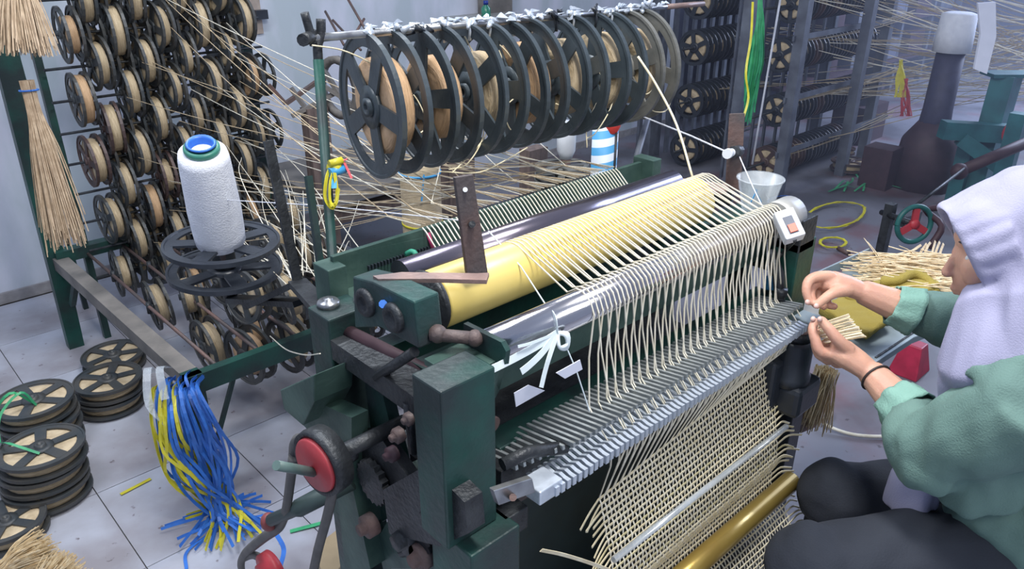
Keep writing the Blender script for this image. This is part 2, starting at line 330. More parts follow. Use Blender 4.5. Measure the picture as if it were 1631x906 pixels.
# ---- base frame in front of the rack
fr = thing('rack_base_frame', 'low dark green steel frame with rods standing on the tiles, left', 'frame', (0.62, 2.5, 0))
part('leg', MB().prism([PY(5-8, 50, 3.2)+V((-.02, 0, .6)), PY(45, 50, 3.2)+V((-.02, 0, .6)), V((0.61, 3.2, 0)), V((0.555, 3.2, 0))], (0, 0.045, 0)), GREEN, fr)
part('leg', MB().box((0.60, 1.99, 0), (0.65, 2.03, 0.40)), GREEN, fr)
part('leg', MB().bar((0.72, 3.55, 0), (0.70, 3.55, 1.8), 0.02, 0.02), GREEN, fr)
part('side_rail', MB().bar((0.605, 3.2, 0.385), (0.63, 2.0, 0.385), 0.05, 0.012).bar((0.583, 3.2, 0.365), (0.608, 2.0, 0.365), 0.006, 0.045), WOODL, fr)
part('cross_rail', MB().bar((0.59, 3.2, 0.395), (0.95, 3.2, 0.395), 0.05, 0.045), GREEN, fr)
part('cross_rail', MB().bar((0.60, 2.0, 0.37), (1.55, 2.0, 0.37), 0.03, 0.06), GREEN, fr)
part('brace', MB().bar((0.60, 3.17, 0.2), (0.62, 3.05, 0.37), 0.02, 0.02), GREEN, fr)
part('brace', MB().bar((0.645, 2.02, 0.1), (0.76, 2.02, 0.36), 0.012, 0.012), GREEN, fr)
for k in range(6):
    x = 0.70+0.13*k
    r_ = part('rod', MB().cyl((x, 3.2, 0.385), (x+.005, 2.02, 0.385), 0.006, 8), RUST, fr)
    for y_ in (2.9, 2.55): part('stud', MB().cyl((x+.002, y_, 0.36), (x+.002, y_, 0.40), 0.008, 8), DARK, r_)
for k, (y, z) in enumerate([(2.88, .25), (2.62, .29), (2.40, .24), (2.20, .28)]):
    for i in range(5):
        reel(f'{ORD[i]} reel from the left, {ORD[k]} row forward, hung low in the base frame', (0.83+0.145*i+(k % 2)*.05, y, z+rnd.uniform(-.02, .02)), Rr*1.02, 0.048, rnd.choice([.75, .7, .8]),
             BLK2 if rnd.random() < .93 else REELB, COIL if rnd.random() < .7 else COILP, (1, rnd.uniform(-.2, .2), rnd.uniform(-.08, .08)), rnd.uniform(0, 6), 'reels hung in the base frame', 24)
# upright reels between frame and loom, loosely piled higher
pile = [(430, 385, 2.55), (462, 345, 2.75), (478, 405, 2.6), (440, 430, 2.5), (500, 400, 2.9), (395, 470, 2.35), (355, 445, 2.6), (300, 470, 2.7), (462, 470, 2.3)]
for i, (x, y, d) in enumerate(pile):
    reel(f'{ORD[i]} dark reel of cane tangled behind the white thread cone', D(x, y, d), 0.085, 0.04, .72, BLK2, COIL, (1, rnd.uniform(-.3, .3), rnd.uniform(-.15, .15)), rnd.uniform(0, 6), 'tangled reels behind the cone', 24)
# ---- floor reels, axis vertical
fg = 'reels lying on the tiled floor'
def floor_stack(px, py, zs, tilt, labels, R=0.118):
    base = PZ(px, py, zs[-1])
    for k, (z, lb) in enumerate(zip(zs, labels)):
        reel(lb, (base.x+rnd.uniform(-.01, .01), base.y+rnd.uniform(-.01, .01), z), R, 0.038, 0.86, BLK2, COIL, (tilt[0], tilt[1], 1), rnd.uniform(0, 6), fg, 36)
floor_stack(58, 645, (0.035, 0.093, 0.151), (0, 0), ['bottom reel of the far stack on the left floor', 'middle reel of the far stack on the left floor', 'top reel of the far stack on the left floor, green strap above'])
floor_stack(63, 722, (0.035, 0.091, 0.147), (0.01, 0.02), ['bottom reel of the near stack on the left floor', 'middle reel of the near stack on the left floor', 'top reel of the near stack on the left floor'])
floor_stack(180, 570, (0.035, ), (0, 0), ['reel lying alone on the floor under the frame, farther one'], 0.112)
floor_stack(172, 610, (0.035, 0.09), (0, 0), ['lower brownish reel in the pair beside the frame', 'upper brownish reel in the pair beside the frame'], 0.112)
floor_stack(14, 838, (0.03, ), (0, 0), ['reel cut by the left edge beside the straw bundles'], 0.10)
# ---- green strap over the floor stacks
def straps(mb, paths, wd, th=0.001):
    for p in paths: mb.ribbon(smooth(p, 5), wd, th, up=(0.3, -0.7, 0.65))
    return mb
g1 = PZ(58, 645, .17); g2 = PZ(63, 722, .17)
solo('packing_strap', straps(MB(), [[g1, g1+V((-.03, 0, .06)), g1+V((-.10, -.02, .02)), g1+V((-.13, -.1, -.02)), g2+V((-.06, .05, .04)), g2], [g1+V((0, .01, 0)), g1+V((-.06, 0, .07)), g1+V((-.13, 0, -.02)), g1+V((-.15, -.15, -.12))]], 0.008), GRN,
     'bright green packing strap looped over the stacked floor reels', 'strap')
# ---- blue and yellow strap bundle on the frame corner
bt = V((0.60, 1.99, 0.44))
for nm, m, cnt, lb in (('strap_bundle', BLUE, 46, 'blue plastic strapping bundle draped over the green frame corner'), ('strap_bundle', YEL, 15, 'yellow plastic strapping hanging with the blue bundle')):
    b = MB()
    for k in range(cnt):
        if m is YEL: ox = rnd.uniform(-.14, -.06)
        else: ox = rnd.uniform(-.12, .05)
        top = V((0.57+ox*.55, 1.93+rnd.uniform(-.05, .03), .41+rnd.uniform(-.02, .02)))
        s0 = top+V((0.05, .09, rnd.uniform(-.06, -.02)))
        e = V((0.58+ox*.7+rnd.uniform(-.03, .05), 1.86+rnd.uniform(-.04, .04), .18))
        a = rnd.uniform(2.6, 7.0) if m is BLUE else rnd.uniform(2.6, 5)
        L_ = rnd.uniform(.05, .16)
        f1 = V((0.57+rnd.uniform(-.03, .06), 1.84+rnd.uniform(-.03, .03), .05)); f2 = f1+V((math.cos(a)*L_, math.sin(a)*L_, -.045+rnd.uniform(0, .03)))
        b.ribbon(smooth([s0, top, top+V((ox*.25, -.05, -.09)), e, f1, f2], 5), 0.0085, 0.0008, up=(math.cos(k)*.5, -1, .3))
    solo(nm, b, m, lb, 'strapping')
solo('plastic_tie', MB().ribbon(smooth([bt+V((-.07, .02, .0)), bt+V((-.10, -.04, .05)), bt+V((-.13, -.1, -.02)), bt+V((-.1, -.12, -.1))]), .02, .001).ribbon(smooth([bt+V((-.03, .02, .0)), bt+V((-.07, -.04, .04)), bt+V((-.09, -.1, -.02))]), .02, .001), CUP, 'clear plastic tie knotted round the blue strapping', 'tie')
for a in (0, 1):
    pass
solo('strap_offcut', MB().ribbon([PZ(192, 787, .004), PZ(240, 762, .004)], .012), YEL, 'short yellow strap offcut flat on the tiles', 'strap')
solo('strap_offcut', MB().ribbon([PZ(462, 846, .004), PZ(511, 833, .006)], .014), GRN, 'short green strap offcut on tiles near the belt wheel', 'strap')
solo('strap_offcut', MB().ribbon([PZ(28, 852, .004), PZ(66, 836, .006)], .014), BLUE, 'short blue strap offcut beside the straw bundles', 'strap')
solo('long_strap', MB().ribbon(smooth([PZ(420, 820, .02), PZ(370, 832, .005), PZ(325, 856, .005), PZ(297, 880, .005), PZ(297, 906, .005)], 8), .009), BLUE, 'long blue strap curving across the tiles to the loom', 'strap')
solo('long_strap', MB().ribbon(smooth([PZ(440, 850, .1), PZ(452, 875, .1), PZ(445, 906, .1)], 6), .012), BLUE, 'blue strap hanging down beside the lower belt pulley', 'strap')
# ---- straw bundles
def straw(top, bot, n, r0, r1, name, label, m=STRAW, grp=None, hang=True, droop=.02, tie=None, th=.0016):
    top = V(top); bot = V(bot); t = thing(name, label, 'bundle', top if top.z < bot.z else bot, grp); b = MB(); ax = (bot-top); u, k = frame(ax)
    for i in range(n):
        a = rnd.uniform(0, 6.283); q = math.sqrt(rnd.random()); o0 = (u*math.cos(a)+k*math.sin(a))*r0*q; a2 = a+rnd.uniform(-.5, .5)
        o1 = (u*math.cos(a2)+k*math.sin(a2))*r1*q*rnd.uniform(.7, 1.25); L_ = rnd.uniform(.82, 1.08)
        mid = top+ax*0.5*L_+o0*.55+o1*.45+u*rnd.uniform(-.006, .006)
        b.tube(smooth([top+o0, top+ax*.2+o0*1.0, mid, top+ax*L_+o1+V((0, 0, -droop*q))], 3), th, 3, False)
    part('stalks', b, m, t, kind='stuff')
    if tie:
        c = top+ax*tie[0]; rr = (r0*(1-tie[0])+r1*tie[0])*1.05+.002
        part('tie', MB().tube([c+(u*math.cos(a/10*6.283)+k*math.sin(a/10*6.283))*rr for a in range(11)], .003, 5), tie[1], t)
    return t
straw(D(42, 128, 2.35), D(104, 372, 2.52), 260, .020, .062, 'straw_bundle', 'long straw whisk hanging from the green post, blue tied at top', tie=(.06, BLUE))
straw(D(22, -60, 2.2), D(40, 72, 2.25), 330, .03, .075, 'straw_bundle', 'frayed straw bundle hanging in the top left corner')
straw(PZ(2, 915, .05), PZ(78, 868, .09), 260, .035, .065, 'straw_bundle', 'cut straw bundle on floor at lower left, flat fan end', STRAWL)
straw(PZ(55, 960, .03), PZ(118, 890, .10), 240, .025, .065, 'straw_bundle', 'smaller straw bundle fanned open at the lower left corner', STRAWL)
# ---- notice on wall, wall hooks
solo('paper_notice', MB().box(PY(391, -5, 3.85), PY(419, 53, 3.858)), NOTE, 'old brown paper notice stuck on the white wall', 'paper')
solo('wall_socket', MB().box(PY(408, 17, 3.81), PY(422, 29, 3.85)), BLACK, 'small black fitting on the edge of the paper notice', 'fitting')
# ================================================================ BACKGROUND BEHIND THE LOOM
wb = thing('workbench', 'old brown wooden bench frame behind the loom near the wall', 'bench', (1.9, 3.0, 0))
for (x, y, d) in ((500, 170, 3.3), (850, 235, 3.1), (700, 250, 3.6), (735, 235, 3.5)):
    p = D(x, y, d); part('leg', MB().box((p.x-.05, p.y-.03, 0), (p.x+.05, p.y+.03, p.z)), WOOD, wb)
pa, pb = D(485, 172, 3.3), D(860, 232, 3.15)
part('rail', MB().box((pa.x, pa.y-.03, .30), (pb.x, pa.y+.03, .36)), WOOD, wb)
part('bench_top', MB().box((pa.x, pa.y-.10, .42), (pb.x+.1, pa.y+.55, .46)), WOODL, wb)
wf = thing('winding_stand', 'dusty grey winding wheel with crossed iron arms by the wall', 'stand', D(475, 190, 3.3))
c0 = D(455, 145, 3.3)
part('wheel', MB().lathe([(.10, -.01), (.13, -.012), (.13, .012), (.10, .01), (.10, -.01)], D(540, 140, 3.25), (1, .1, 0), 24), WOODL, wf)
for a, b_ in (((428, 135), (455, 165)), ((463, 140), (500, 190)), ((455, 165), (505, 130)), ((465, 185), (540, 145)), ((505, 95), (560, 180)), ((505, 130), (560, 165))):
    part('arm', MB().bar(D(*a, 3.25), D(*b_, 3.3), .022, .015), WOODL if a[0] > 460 else RUST, wf)
ps = thing('leaning_rods', 'thin dark iron rods leaning on the wall above the loom bar', 'rods', D(560, 90, 3.6))
for a, b_ in (((518, 18), (548, 72)), ((530, 32), (575, 80)), ((552, -5), (582, 47)), ((580, 30), (568, 50))):
    part('rod', MB().cyl(D(*a, 3.7), D(*b_, 3.6), .006, 6), RUST, ps)
btl = thing('bottle', 'small green bottle with blue cap standing on the ledge by the wall', 'bottle', PZ(774, 27, PY(735, 30, 3.70).z))
q = btl.location
part('body', MB().lathe([(0, 0), (.026, 0), (.028, .01), (.028, .05), (.012, .068), (.012, .075), (0, .075)], q, (0, 0, 1), 14), mat('green_bottle', (.05, .30, .20), .2), btl)
part('cap', MB().lathe([(.013, .07), (.015, .07), (.015, .092), (0, .092)], q, (0, 0, 1), 12), mat('navy_cap', (.02, .05, .35), .4), btl)
cb = thing('wall_cabinet', 'low grey wall ledge with panel beside the hanging reels', 'ledge', D(830, 60, 3.75))
pA = PY(735, 30, 3.70)
part('ledge_top', MB().box((pA.x, pA.y, pA.z-.02), (pA.x+.45, 3.86, pA.z)), GALV, cb)
part('panel', MB().box((pA.x+.25, 3.80, pA.z), (pA.x+.5, 3.84, pA.z+.35)), WOODL, cb)
part('bracket', MB().bar((pA.x+.1, 3.85, pA.z-.14), (pA.x+.1, 3.73, pA.z-.02), .02, .02), GREYP, cb)
# tan wrapped roll with blue tie
tr = PY(668, 262, 1.9); tr = V((tr.x, tr.y, 0)); zt = .89
ct = thing('cane_roll', 'tall tan wrapped cane roll tied with blue strap behind the loom', 'roll', tr)
part('wrap', MB().lathe([(0, 0), (.062, 0), (.064, .3), (.063, zt-.02), (.055, zt), (0, zt)], tr, (0, 0, 1), 28), TAN, ct)
part('tie', MB().lathe([(.0635, zt-.035), (.066, zt-.035), (.066, zt-.028), (.0635, zt-.028)], tr, (0, 0, 1), 28).ribbon([tr+V((-.03, -.062, zt-.02)), tr+V((-.045, -.064, zt-.10))], .006), BLUEB, ct)
part('band', MB().lathe([(.0635, zt-.20), (.0655, zt-.20), (.0655, zt-.193), (.0635, zt-.193)], tr, (0, 0, 1), 28), YEL, ct)
# blue striped tube with red cap
sp = D(965, 198, 2.95); sb = V((sp.x, sp.y, 0)); st = thing('striped_tube', 'blue and white spiral striped tube topped with a red cap', 'tube', sb)
TH = sp.z; rT = .050
tb = MB().lathe([(0, 0.2), (rT, 0.2), (rT, TH), (rT*.8, TH), (0, TH)], sb, (0, 0, 1), 32)
mm = bpy.data.materials.new('spiral_stripe'); mm.use_nodes = True; N = mm.node_tree.nodes; L = mm.node_tree.links
tc = N.new('ShaderNodeTexCoord'); sx = N.new('ShaderNodeSeparateXYZ'); L.new(tc.outputs['Object'], sx.inputs[0])
at2 = N.new('ShaderNodeMath'); at2.operation = 'ARCTAN2'; L.new(sx.outputs[1], at2.inputs[0]); L.new(sx.outputs[0], at2.inputs[1])
dv = N.new('ShaderNodeMath'); dv.operation = 'DIVIDE'; L.new(at2.outputs[0], dv.inputs[0]); dv.inputs[1].default_value = 2*math.pi
ml = N.new('ShaderNodeMath'); ml.operation = 'MULTIPLY_ADD'; L.new(sx.outputs[2], ml.inputs[0]); ml.inputs[1].default_value = -16; L.new(dv.outputs[0], ml.inputs[2])
frc = N.new('ShaderNodeMath'); frc.operation = 'FRACT'; L.new(ml.outputs[0], frc.inputs[0]); gt = N.new('ShaderNodeMath'); gt.operation = 'GREATER_THAN'; L.new(frc.outputs[0], gt.inputs[0]); gt.inputs[1].default_value = .5
mx = N.new('ShaderNodeMixRGB'); L.new(gt.outputs[0], mx.inputs[0]); mx.inputs[1].default_value = (.08, .36, .66, 1); mx.inputs[2].default_value = (.72, .78, .85, 1); L.new(mx.outputs[0], N['Principled BSDF'].inputs['Base Color'])
part('tube', tb, mm, st)
part('cap', MB().lathe([(.020, TH-.025), (.032, TH), (.030, TH+.035), (0, TH+.04)], sb+V((-.005, -.035, 0)), (0, 0, 1), 16), REDP, st)
part('spindle', MB().cyl(sb+V((-.005, -.058, TH-.02)), sb+V((-.005, -.058, TH-.28)), .005, 8).tube([sb+V((-.005+.011*math.cos(t*.9), -.058+.011*math.sin(t*.9), TH-.20-.0012*t)) for t in range(44)], .002, 4), DARK, st)
# notched grey reels with taped spool
gq = D(895, 262, 2.85)
for k in range(3):
    reel(['lowest', 'middle', 'uppermost'][k]+' notched grey reel lying flat behind the hanging reels', gq+V((0, 0, -.05*(2-k)-.02)), .10, .03, .35, REELC, REELC, (0, .05, 1), k*1.1, 'flat grey reels behind the loom', 30)
sq = thing('taped_spool', 'white taped spool standing on the flat grey reels', 'spool', gq+V((.02, 0, .02)))
part('body', MB().lathe([(0, 0), (.022, 0), (.03, .02), (.034, .03), (.036, .13), (.028, .135), (0, .135)], sq.location, (0, 0, 1), 18), WPLAST, sq)
part('neck', MB().lathe([(.018, -.02), (.02, 0), (.022, .018), (0, .02)], sq.location, (0, 0, 1), 14), RUSTL, sq)
st2 = thing('reel_stand', 'dark metal stand holding flat reels behind the loom', 'stand', (gq.x, gq.y, 0))
part('table', MB().box((gq.x-.25, gq.y-.15, gq.z-.19), (gq.x+.45, gq.y+.2, gq.z-.165)), DARK, st2)
for sx_ in (-.22, .42):
    for sy_ in (-.12, .17): part('leg', MB().box((gq.x+sx_-.012, gq.y+sy_-.012, 0), (gq.x+sx_+.012, gq.y+sy_+.012, gq.z-.19)), DARK, st2)
# ================================================================ RIGHT RACKS
rr = thing('background_rack', 'grey iron rack far right holding long rows of dark reels', 'rack', (5.1, 2.5, 0))
for (x, y) in ((4.35, 2.25), (5.08, 2.2), (5.62, 2.3), (4.4, 3.3), (5.75, 2.75)): part('post', MB().box((x-.03, y-.03, 0), (x+.03, y+.03, 1.55)), GREYP, rr)
rowsz = [1.40, 1.09, .80, .45, .12]
for i, z in enumerate(rowsz):
    for y in (2.5, 3.05):
        part('rod', MB().cyl((4.35, y, z), (5.9, y, z), .008, 6), DARK, rr)
    part('cross_rail', MB().bar((4.3, 2.27, z+.15), (5.85, 2.27, z+.15), .012, .03), GREYP, rr)
    for k in range(12):
        if i == 0 and k > 6: continue
        x = 4.62+.098*k+(.05 if i % 2 else 0)
        reel(f'{ORD[k]} dark reel along the near rod, {ORD[i]} row of background rack', (x, 2.5, z), .105, .048, .75, REELB if rnd.random() < .15 else BLACK, COIL, (1, rnd.uniform(-.06, .06), 0), rnd.uniform(0, 6), 'reels on the near rods of the background rack', 20)
    for k in range(6):
        x = 4.50+.1*k
        reel(f'{ORD[k]} dark reel along the far rod, {ORD[i]} row of background rack', (x, 3.05, z), .115, .05, .7, BLACK, COIL, (1, .05, 0), rnd.uniform(0, 6), 'reels on the far rods of the background rack', 20)
for k in range(14):
    x = 4.35+.11*k
    part('slat', MB().bar((x, 3.35, .0), (x, 3.35, 1.5), .035, .02, (0, 1, 0)), GREYP, rr)
for k in range(9):
    x = 4.45+.16*k
    part('slat', MB().bar((x, 2.72, .0), (x, 2.72, 1.5), .02, .015, (0, 1, 0)), GREYP, rr)
dk = thing('dark_shelving', 'dim shelving full of dark stock along the back wall', 'shelving', (7.2, 3.4, 0))
part('back_panel', MB().box((5.9, 3.55, 0), (11.5, 3.6, 2.2)), DWALL, dk)
for k in range(8): part('upright', MB().box((6.0+k*.72, 3.2, 0), (6.05+k*.72, 3.25, 1.9)), GREYP, dk)
for k in range(5): part('shelf', MB().box((5.9, 3.15, .3+k*.38), (11.4, 3.55, .33+k*.38)), BROWNM, dk)
for k in range(12):
    solo('carton', MB().box((5.95+k % 6*.62, 3.2, .33+(k//6)*.38), (6.3+k % 6*.62, 3.5, .50+(k//6)*.38+rnd.uniform(0, .08))), [DWALL, BROWNM, GREYP][k % 3], f'{ORD[k % 6]} dim carton from the left on the {["lowest", "second"][k//6]} shelf of the far back shelving', 'carton', 'cartons on the far shelving', .004)
# grey post with green straps, white pole
pz = D(1186, 192, 3.9)
gp = solo('grey_post', MB().bar((PY(1197, 0, 2.15).x, 2.15, 0), (PY(1197, 0, 2.15).x, 2.15, 1.6), .05, .05, (0, 1, 0)), GREYP, 'slim grey steel post behind the loom, green straps tied to it', 'post')
b = MB(); tp = D(1200, 2, 3.45)
for k in range(60):
    a = rnd.uniform(-.055, .045); b.ribbon(smooth([tp+V((rnd.uniform(-.01, .01), -.03, .03)), tp+V((a*.6, -.05, -.10)), tp+V((a, -.05+rnd.uniform(-.02, .02), -.26)), tp+V((a*rnd.uniform(.6, 1.1), -.05, -rnd.uniform(.36, .54)))], 4), .009, .001, up=(math.cos(k), -1, .1))
solo('strap_bundle', b, GRN, 'long green strapping bundle hanging on the grey post', 'strapping')
solo('strap_offcut', MB().ribbon(smooth([D(1199, 3, 3.44), D(1196, 60, 3.42), D(1188, 115, 3.42), D(1192, 155, 3.42), D(1184, 188, 3.42)]), .01), YEL, 'yellow strap end hanging below the green straps', 'strap')
solo('hanging_cord', MB().cyl(D(1246, -20, 3.0), D(1198, 262, 3.0), .0042, 8), mat('dull_cord', (.34, .36, .42), .6), 'thick pale cord slanting down behind the plastic cup', 'cord')
# green strap tangle, flat reels on floor at right rack
b = MB()
for k in range(16):
    c = V((4.95+rnd.uniform(-.3, .25), 2.0+rnd.uniform(-.1, .1), .01)); b.ribbon(smooth([c, c+V((rnd.uniform(.05, .2), rnd.uniform(-.12, .12), .02)), c+V((rnd.uniform(.15, .35), rnd.uniform(-.25, .1), .0))], 4), .012, .001)
b.ribbon(smooth([PZ(1350, 250, .02), PZ(1375, 262, .02), PZ(1410, 272, .01), PZ(1450, 285, .01)], 4), .012)
solo('strap_tangle', b, GRN, 'tangled green strapping on the floor at foot of the background rack', 'strapping')
reel('flat tan reel on floor in front of the background rack post', PZ(1352, 262, .05), .12, .05, .85, REELB, COIL, (0, 0, 1), 0, None, 24)
reel('small tan reel on top beside the background rack post', PZ(1350, 240, .15), .05, .03, .8, REELB, COIL, (0, 0, 1), 0, None, 20)
solo('strap_coil', MB().ribbon([PZ(1330, 345, .01)+V((.28*math.cos(t*.5), .13*math.sin(t*.5)*(1+.1*math.sin(t)), .01+.002*(t % 5))) for t in range(26)], .014), YEL, 'large loose loop of yellow strap on the grey floor', 'strap')
solo('strap_coil', MB().ribbon([PZ(1326, 390, .01)+V((.085*math.cos(t*.6), .06*math.sin(t*.6), .012+.002*(t % 4))) for t in range(34)], .014), YEL, 'small tight coil of yellow strap on the grey floor', 'strap')
solo('strap_coil', MB().ribbon([PZ(1246, 322, .01)+V((.12*math.cos(t*.5), .07*math.sin(t*.5), .01)) for t in range(14)], .010), BLUE, 'blue strap loop on the floor behind the plastic cup', 'strap')
solo('iron_rod', MB().cyl(PZ(1335, 395, .02), PZ(1352, 404, .02), .012, 8), RUST, 'short dark rod sticking out of the yellow strap coil', 'rod')
# thin dust haze hanging in the far half of the hall
hz = bpy.data.materials.new('dusty_air'); hz.use_nodes = True; N = hz.node_tree.nodes; N.remove(N['Principled BSDF'])
vs_ = N.new('ShaderNodeVolumeScatter'); vs_.inputs['Color'].default_value = (.66, .74, 1, 1); vs_.inputs['Density'].default_value = .085; hz.node_tree.links.new(vs_.outputs[0], N['Material Output'].inputs['Volume'])
hzo = solo('dust_haze', MB().box((3.9, -2.2, .01), (13.5, 3.14, 3.2)), hz, 'faint blue dust haze in the air of the far right hall', 'haze'); hzo['kind'] = 'stuff'
# ---- second machine, far right
sm = thing('second_loom', 'teal green machine frame at the far right with dark lever', 'machine', (5.2, 1.2, 0))
def DD(x, y, d=4.5): return D(x, y, d)
part('post', MB().bar(DD(1605, 120), V((DD(1605, 120).x-.05, DD(1605, 120).y, 0)), .17, .12, (0, 1, 0)), TEALM, sm)
part('post', MB().bar(DD(1625, 180, 4.2), V((DD(1625, 180, 4.2).x, DD(1625, 180, 4.2).y, 0.02)), .08, .08, (0, 1, 0)), TEALM, sm)
part('top_plate', MB().bar(DD(1572, 118), DD(1660, 118), .15, .02), TEALM, sm)
part('side_arm', MB().bar(DD(1500, 206), DD(1640, 215), .08, .10), TEALM, sm)
part('brace', MB().bar(DD(1530, 220), DD(1640, 300), .08, .08), TEALM, sm)
part('wheel', MB().lathe([(0, -.02), (.07, -.02), (.08, 0), (.07, .02), (0, .02)], DD(1618, 212, 4.3), (-.6, -.8, 0), 20), RED, sm)
lv = part('lever', MB().cyl(DD(1530, 272, 4.1), DD(1640, 225, 4.1), .03, 10), BROWNM, sm)
part('knob', MB().ball(DD(1528, 273, 4.1), .045, n=6), BROWNM, lv)
part('leg', MB().bar(DD(1545, 215, 4.6), V((DD(1545, 215, 4.6).x, DD(1545, 215, 4.6).y, 0)), .08, .08, (0, 1, 0)), TEALM, sm)
# pedestal with white cone
pc = DD(1515, 82, 4.7)
pd = thing('cone_pedestal', 'dark maroon pedestal carrying the far white cone', 'pedestal', (pc.x, pc.y, 0))
part('column', MB().lathe([(0, .3), (.10, .3), (.085, .5), (.08, pc.z), (0, pc.z)], (pc.x, pc.y, 0), (0, 0, 1), 16), mat('dusk_blue_column', (.05, .05, .10), .6), pd)
part('base', MB().lathe([(0, 0), (.20, 0), (.17, .3), (.09, .42), (0, .42)], (pc.x, pc.y, 0), (0, 0, 1), 12), BROWNM, pd)
part('side_block', MB().box((pc.x-.30, pc.y+.10, 0), (pc.x-.14, pc.y+.28, .26)), BROWNM, pd)
solo('thread_cone', MB().lathe([(0, 0), (.108, 0), (.104, .10), (.098, .215), (.07, .225), (0, .225)], (pc.x, pc.y, pc.z), (0, 0, 1), 28), WHITE, 'wide white thread cone on the far pedestal', 'thread cone')
solo('paper_tag', MB().prism([DD(1558, 5, 4.0), DD(1586, 3, 4.0), DD(1587, 58, 4.0), DD(1572, 118, 4.0), DD(1552, 110, 4.0), DD(1562, 55, 4.0)], (.012, .012, 0)), PAPER, 'long white paper tag hanging at the far right', 'paper')
for i, (x, y, m) in enumerate(((1435, 120, YEL), (1443, 150, RED))):
    b = MB()
    for k in range(14): b.ribbon(smooth([DD(x+rnd.uniform(-3, 3), y-25, 5), DD(x+rnd.uniform(-8, 8), y+5, 5), DD(x+rnd.uniform(-10, 10), y+35, 5)], 3), .01)
    solo('strap_bundle', b, m, ['faded yellow straps hanging under the right strands', 'faded red straps hanging under the right strands'][i], 'strapping')
sh = thing('machine_base', 'dim machine base standing on floor beyond the far pedestal', 'machine', (6.2, 2.6, 0))
part('body', MB().box((5.9, 2.45, 0), (6.3, 2.7, .28)), BROWNM, sh); part('post', MB().box((6.0, 2.5, .28), (6.06, 2.56, 1.1)), GREYP, sh)
# strands streaming from background rack to the right
sg = 'cane strands streaming right from the background rack'
for k in range(95):
    i = rnd.choice([0, 0, 1, 1, 2, 2, 3, 3, 4]); z = rowsz[i]+.06; p = V((4.6+rnd.uniform(0, 1.2), rnd.choice([2.45, 2.5, 3.0]), z))
    e = DD(1660+rnd.uniform(-10, 60), 90+rnd.uniform(-60, 70)-(40 if i < 2 else 0), 5.0+rnd.uniform(-.4, .6))
    mid = (p+e)/2+V((0, 0, -.05+rnd.uniform(-.06, .03)))
    solo('cane_strand', MB().tube(bez(p, mid, e, 8), .0030, 4, False), TAN if k % 3 else STRAND, 'thin cane strand streaming right out of the background rack', 'strand', sg)
for k in range(22):
    p = V((4.3+rnd.uniform(0, .2), 2.3, rowsz[k % 5]+.12)); e = V((5.9, 2.25, rowsz[k % 5]+.17+rnd.uniform(-.03, .03)))
    solo('cane_strand', MB().tube(bez(p, (p+e)/2+V((0, 0, -.04+rnd.uniform(-.03, .03))), e, 6), .0028, 4, False), TAN, 'thin cane strand running along the front of the background rack', 'strand', 'strands along the front of the background rack')
# ---- hand wheel on floor, behind the table
hw = D(1456, 357, 3.55)
ax = V((-.55, -.80, .12)).normalized()
hwt = thing('hand_wheel', 'green rimmed hand wheel with red three-spoke hub on grey floor', 'wheel', (hw.x, hw.y, 0))
u_, k_ = frame(ax)
part('rim', MB().tube([hw+(u_*math.cos(t/32*6.2832)+k_*math.sin(t/32*6.2832))*.083 for t in range(33)], .012, 8, False), mat('wheel_green', (.02, .13, .12), .45), hwt)
sbm = MB().lathe([(0, -.012), (.022, -.012), (.022, .012), (0, .012)], hw, ax, 12)
for k in range(3):
    a = k*2.094+.5; d_ = u_*math.cos(a)+k_*math.sin(a); sbm.bar(hw, hw+d_*.078, .03, .012, ax)
part('spokes', sbm, RED, hwt)
part('axle', MB().cyl(hw, hw-ax*.25, .014, 8), DARK, hwt); part('bracket', MB().bar((hw.x+.12, hw.y+.16, 0), (hw.x+.12, hw.y+.16, hw.z+.03), .05, .04, (0, 1, 0)).bar((hw.x+.05, hw.y+.08, hw.z-.02), (hw.x+.30, hw.y+.10, hw.z-.06), .05, .05), DARK, hwt)
part('long_bar', MB().cyl(D(1455, 330, 3.55), D(1540, 265, 4.1), .008, 6), DARK, hwt)
part('tube', MB().tube(smooth([D(1480, 395, 3.5), D(1500, 360, 3.5), D(1475, 335, 3.6), D(1505, 330, 3.6)], 4), .015, 8), BROWNM, hwt)
#@@LOOM
# ================================================================ THE LOOM
lm = thing('strip_weaving_loom', 'dark green iron loom weaving cane strips, centre foreground', 'loom', (0.95, 0.85, 0))
b = MB().box((.479, .64, .80), (.568, .70, 1.052)).box((.495, .61, 0), (.585, .70, .80))
part('frame_post', b, GREEN, lm, bevel=.003)
part('frame_post', MB().box((.525, .985, 0), (.60, 1.05, 1.0)), GREEN, lm, bevel=.003)
part('frame_post', MB().box((1.40, .66, 0), (1.47, .72, .98)), GREEN, lm, bevel=.003)
part('frame_post', MB().box((1.40, .985, 0), (1.47, 1.05, 1.0)), GREEN, lm, bevel=.003)
part('side_beam', MB().box((.525, .69, .93), (.575, .985, .965)), DARK, lm)
part('side_beam', MB().box((1.41, .72, .90), (1.46, .985, .96)), GREEN, lm)
part('foot_plate', MB().box((.47, .56, 0), (.62, 1.12, .03)), GREEN, lm)
part('cross_beam', MB().box((.568, .735, .93), (1.42, .74, .99)).box((.568, .74, .93), (1.42, .765, .935)).box((.568, .74, .985), (1.42, .77, .99)).prism([V((.568, .655, 1.035)), V((.60, .655, 1.035)), V((.66, .735, .99)), V((.66, .735, .93)), V((.568, .655, .975))], (0, .006, 0)), GREEN2, lm, 'grey green front crossbeam under the bar', bevel=.001)
part('cross_beam', MB().box((.575, .80, .89), (1.42, .84, .97)), GREEN, lm)
part('cross_beam', MB().box((.60, 1.0, .84), (1.40, 1.04, .90)), GREEN, lm)
part('back_panel', MB().box((.70, 1.045, .10), (1.40, 1.05, .84)), DARK, lm)
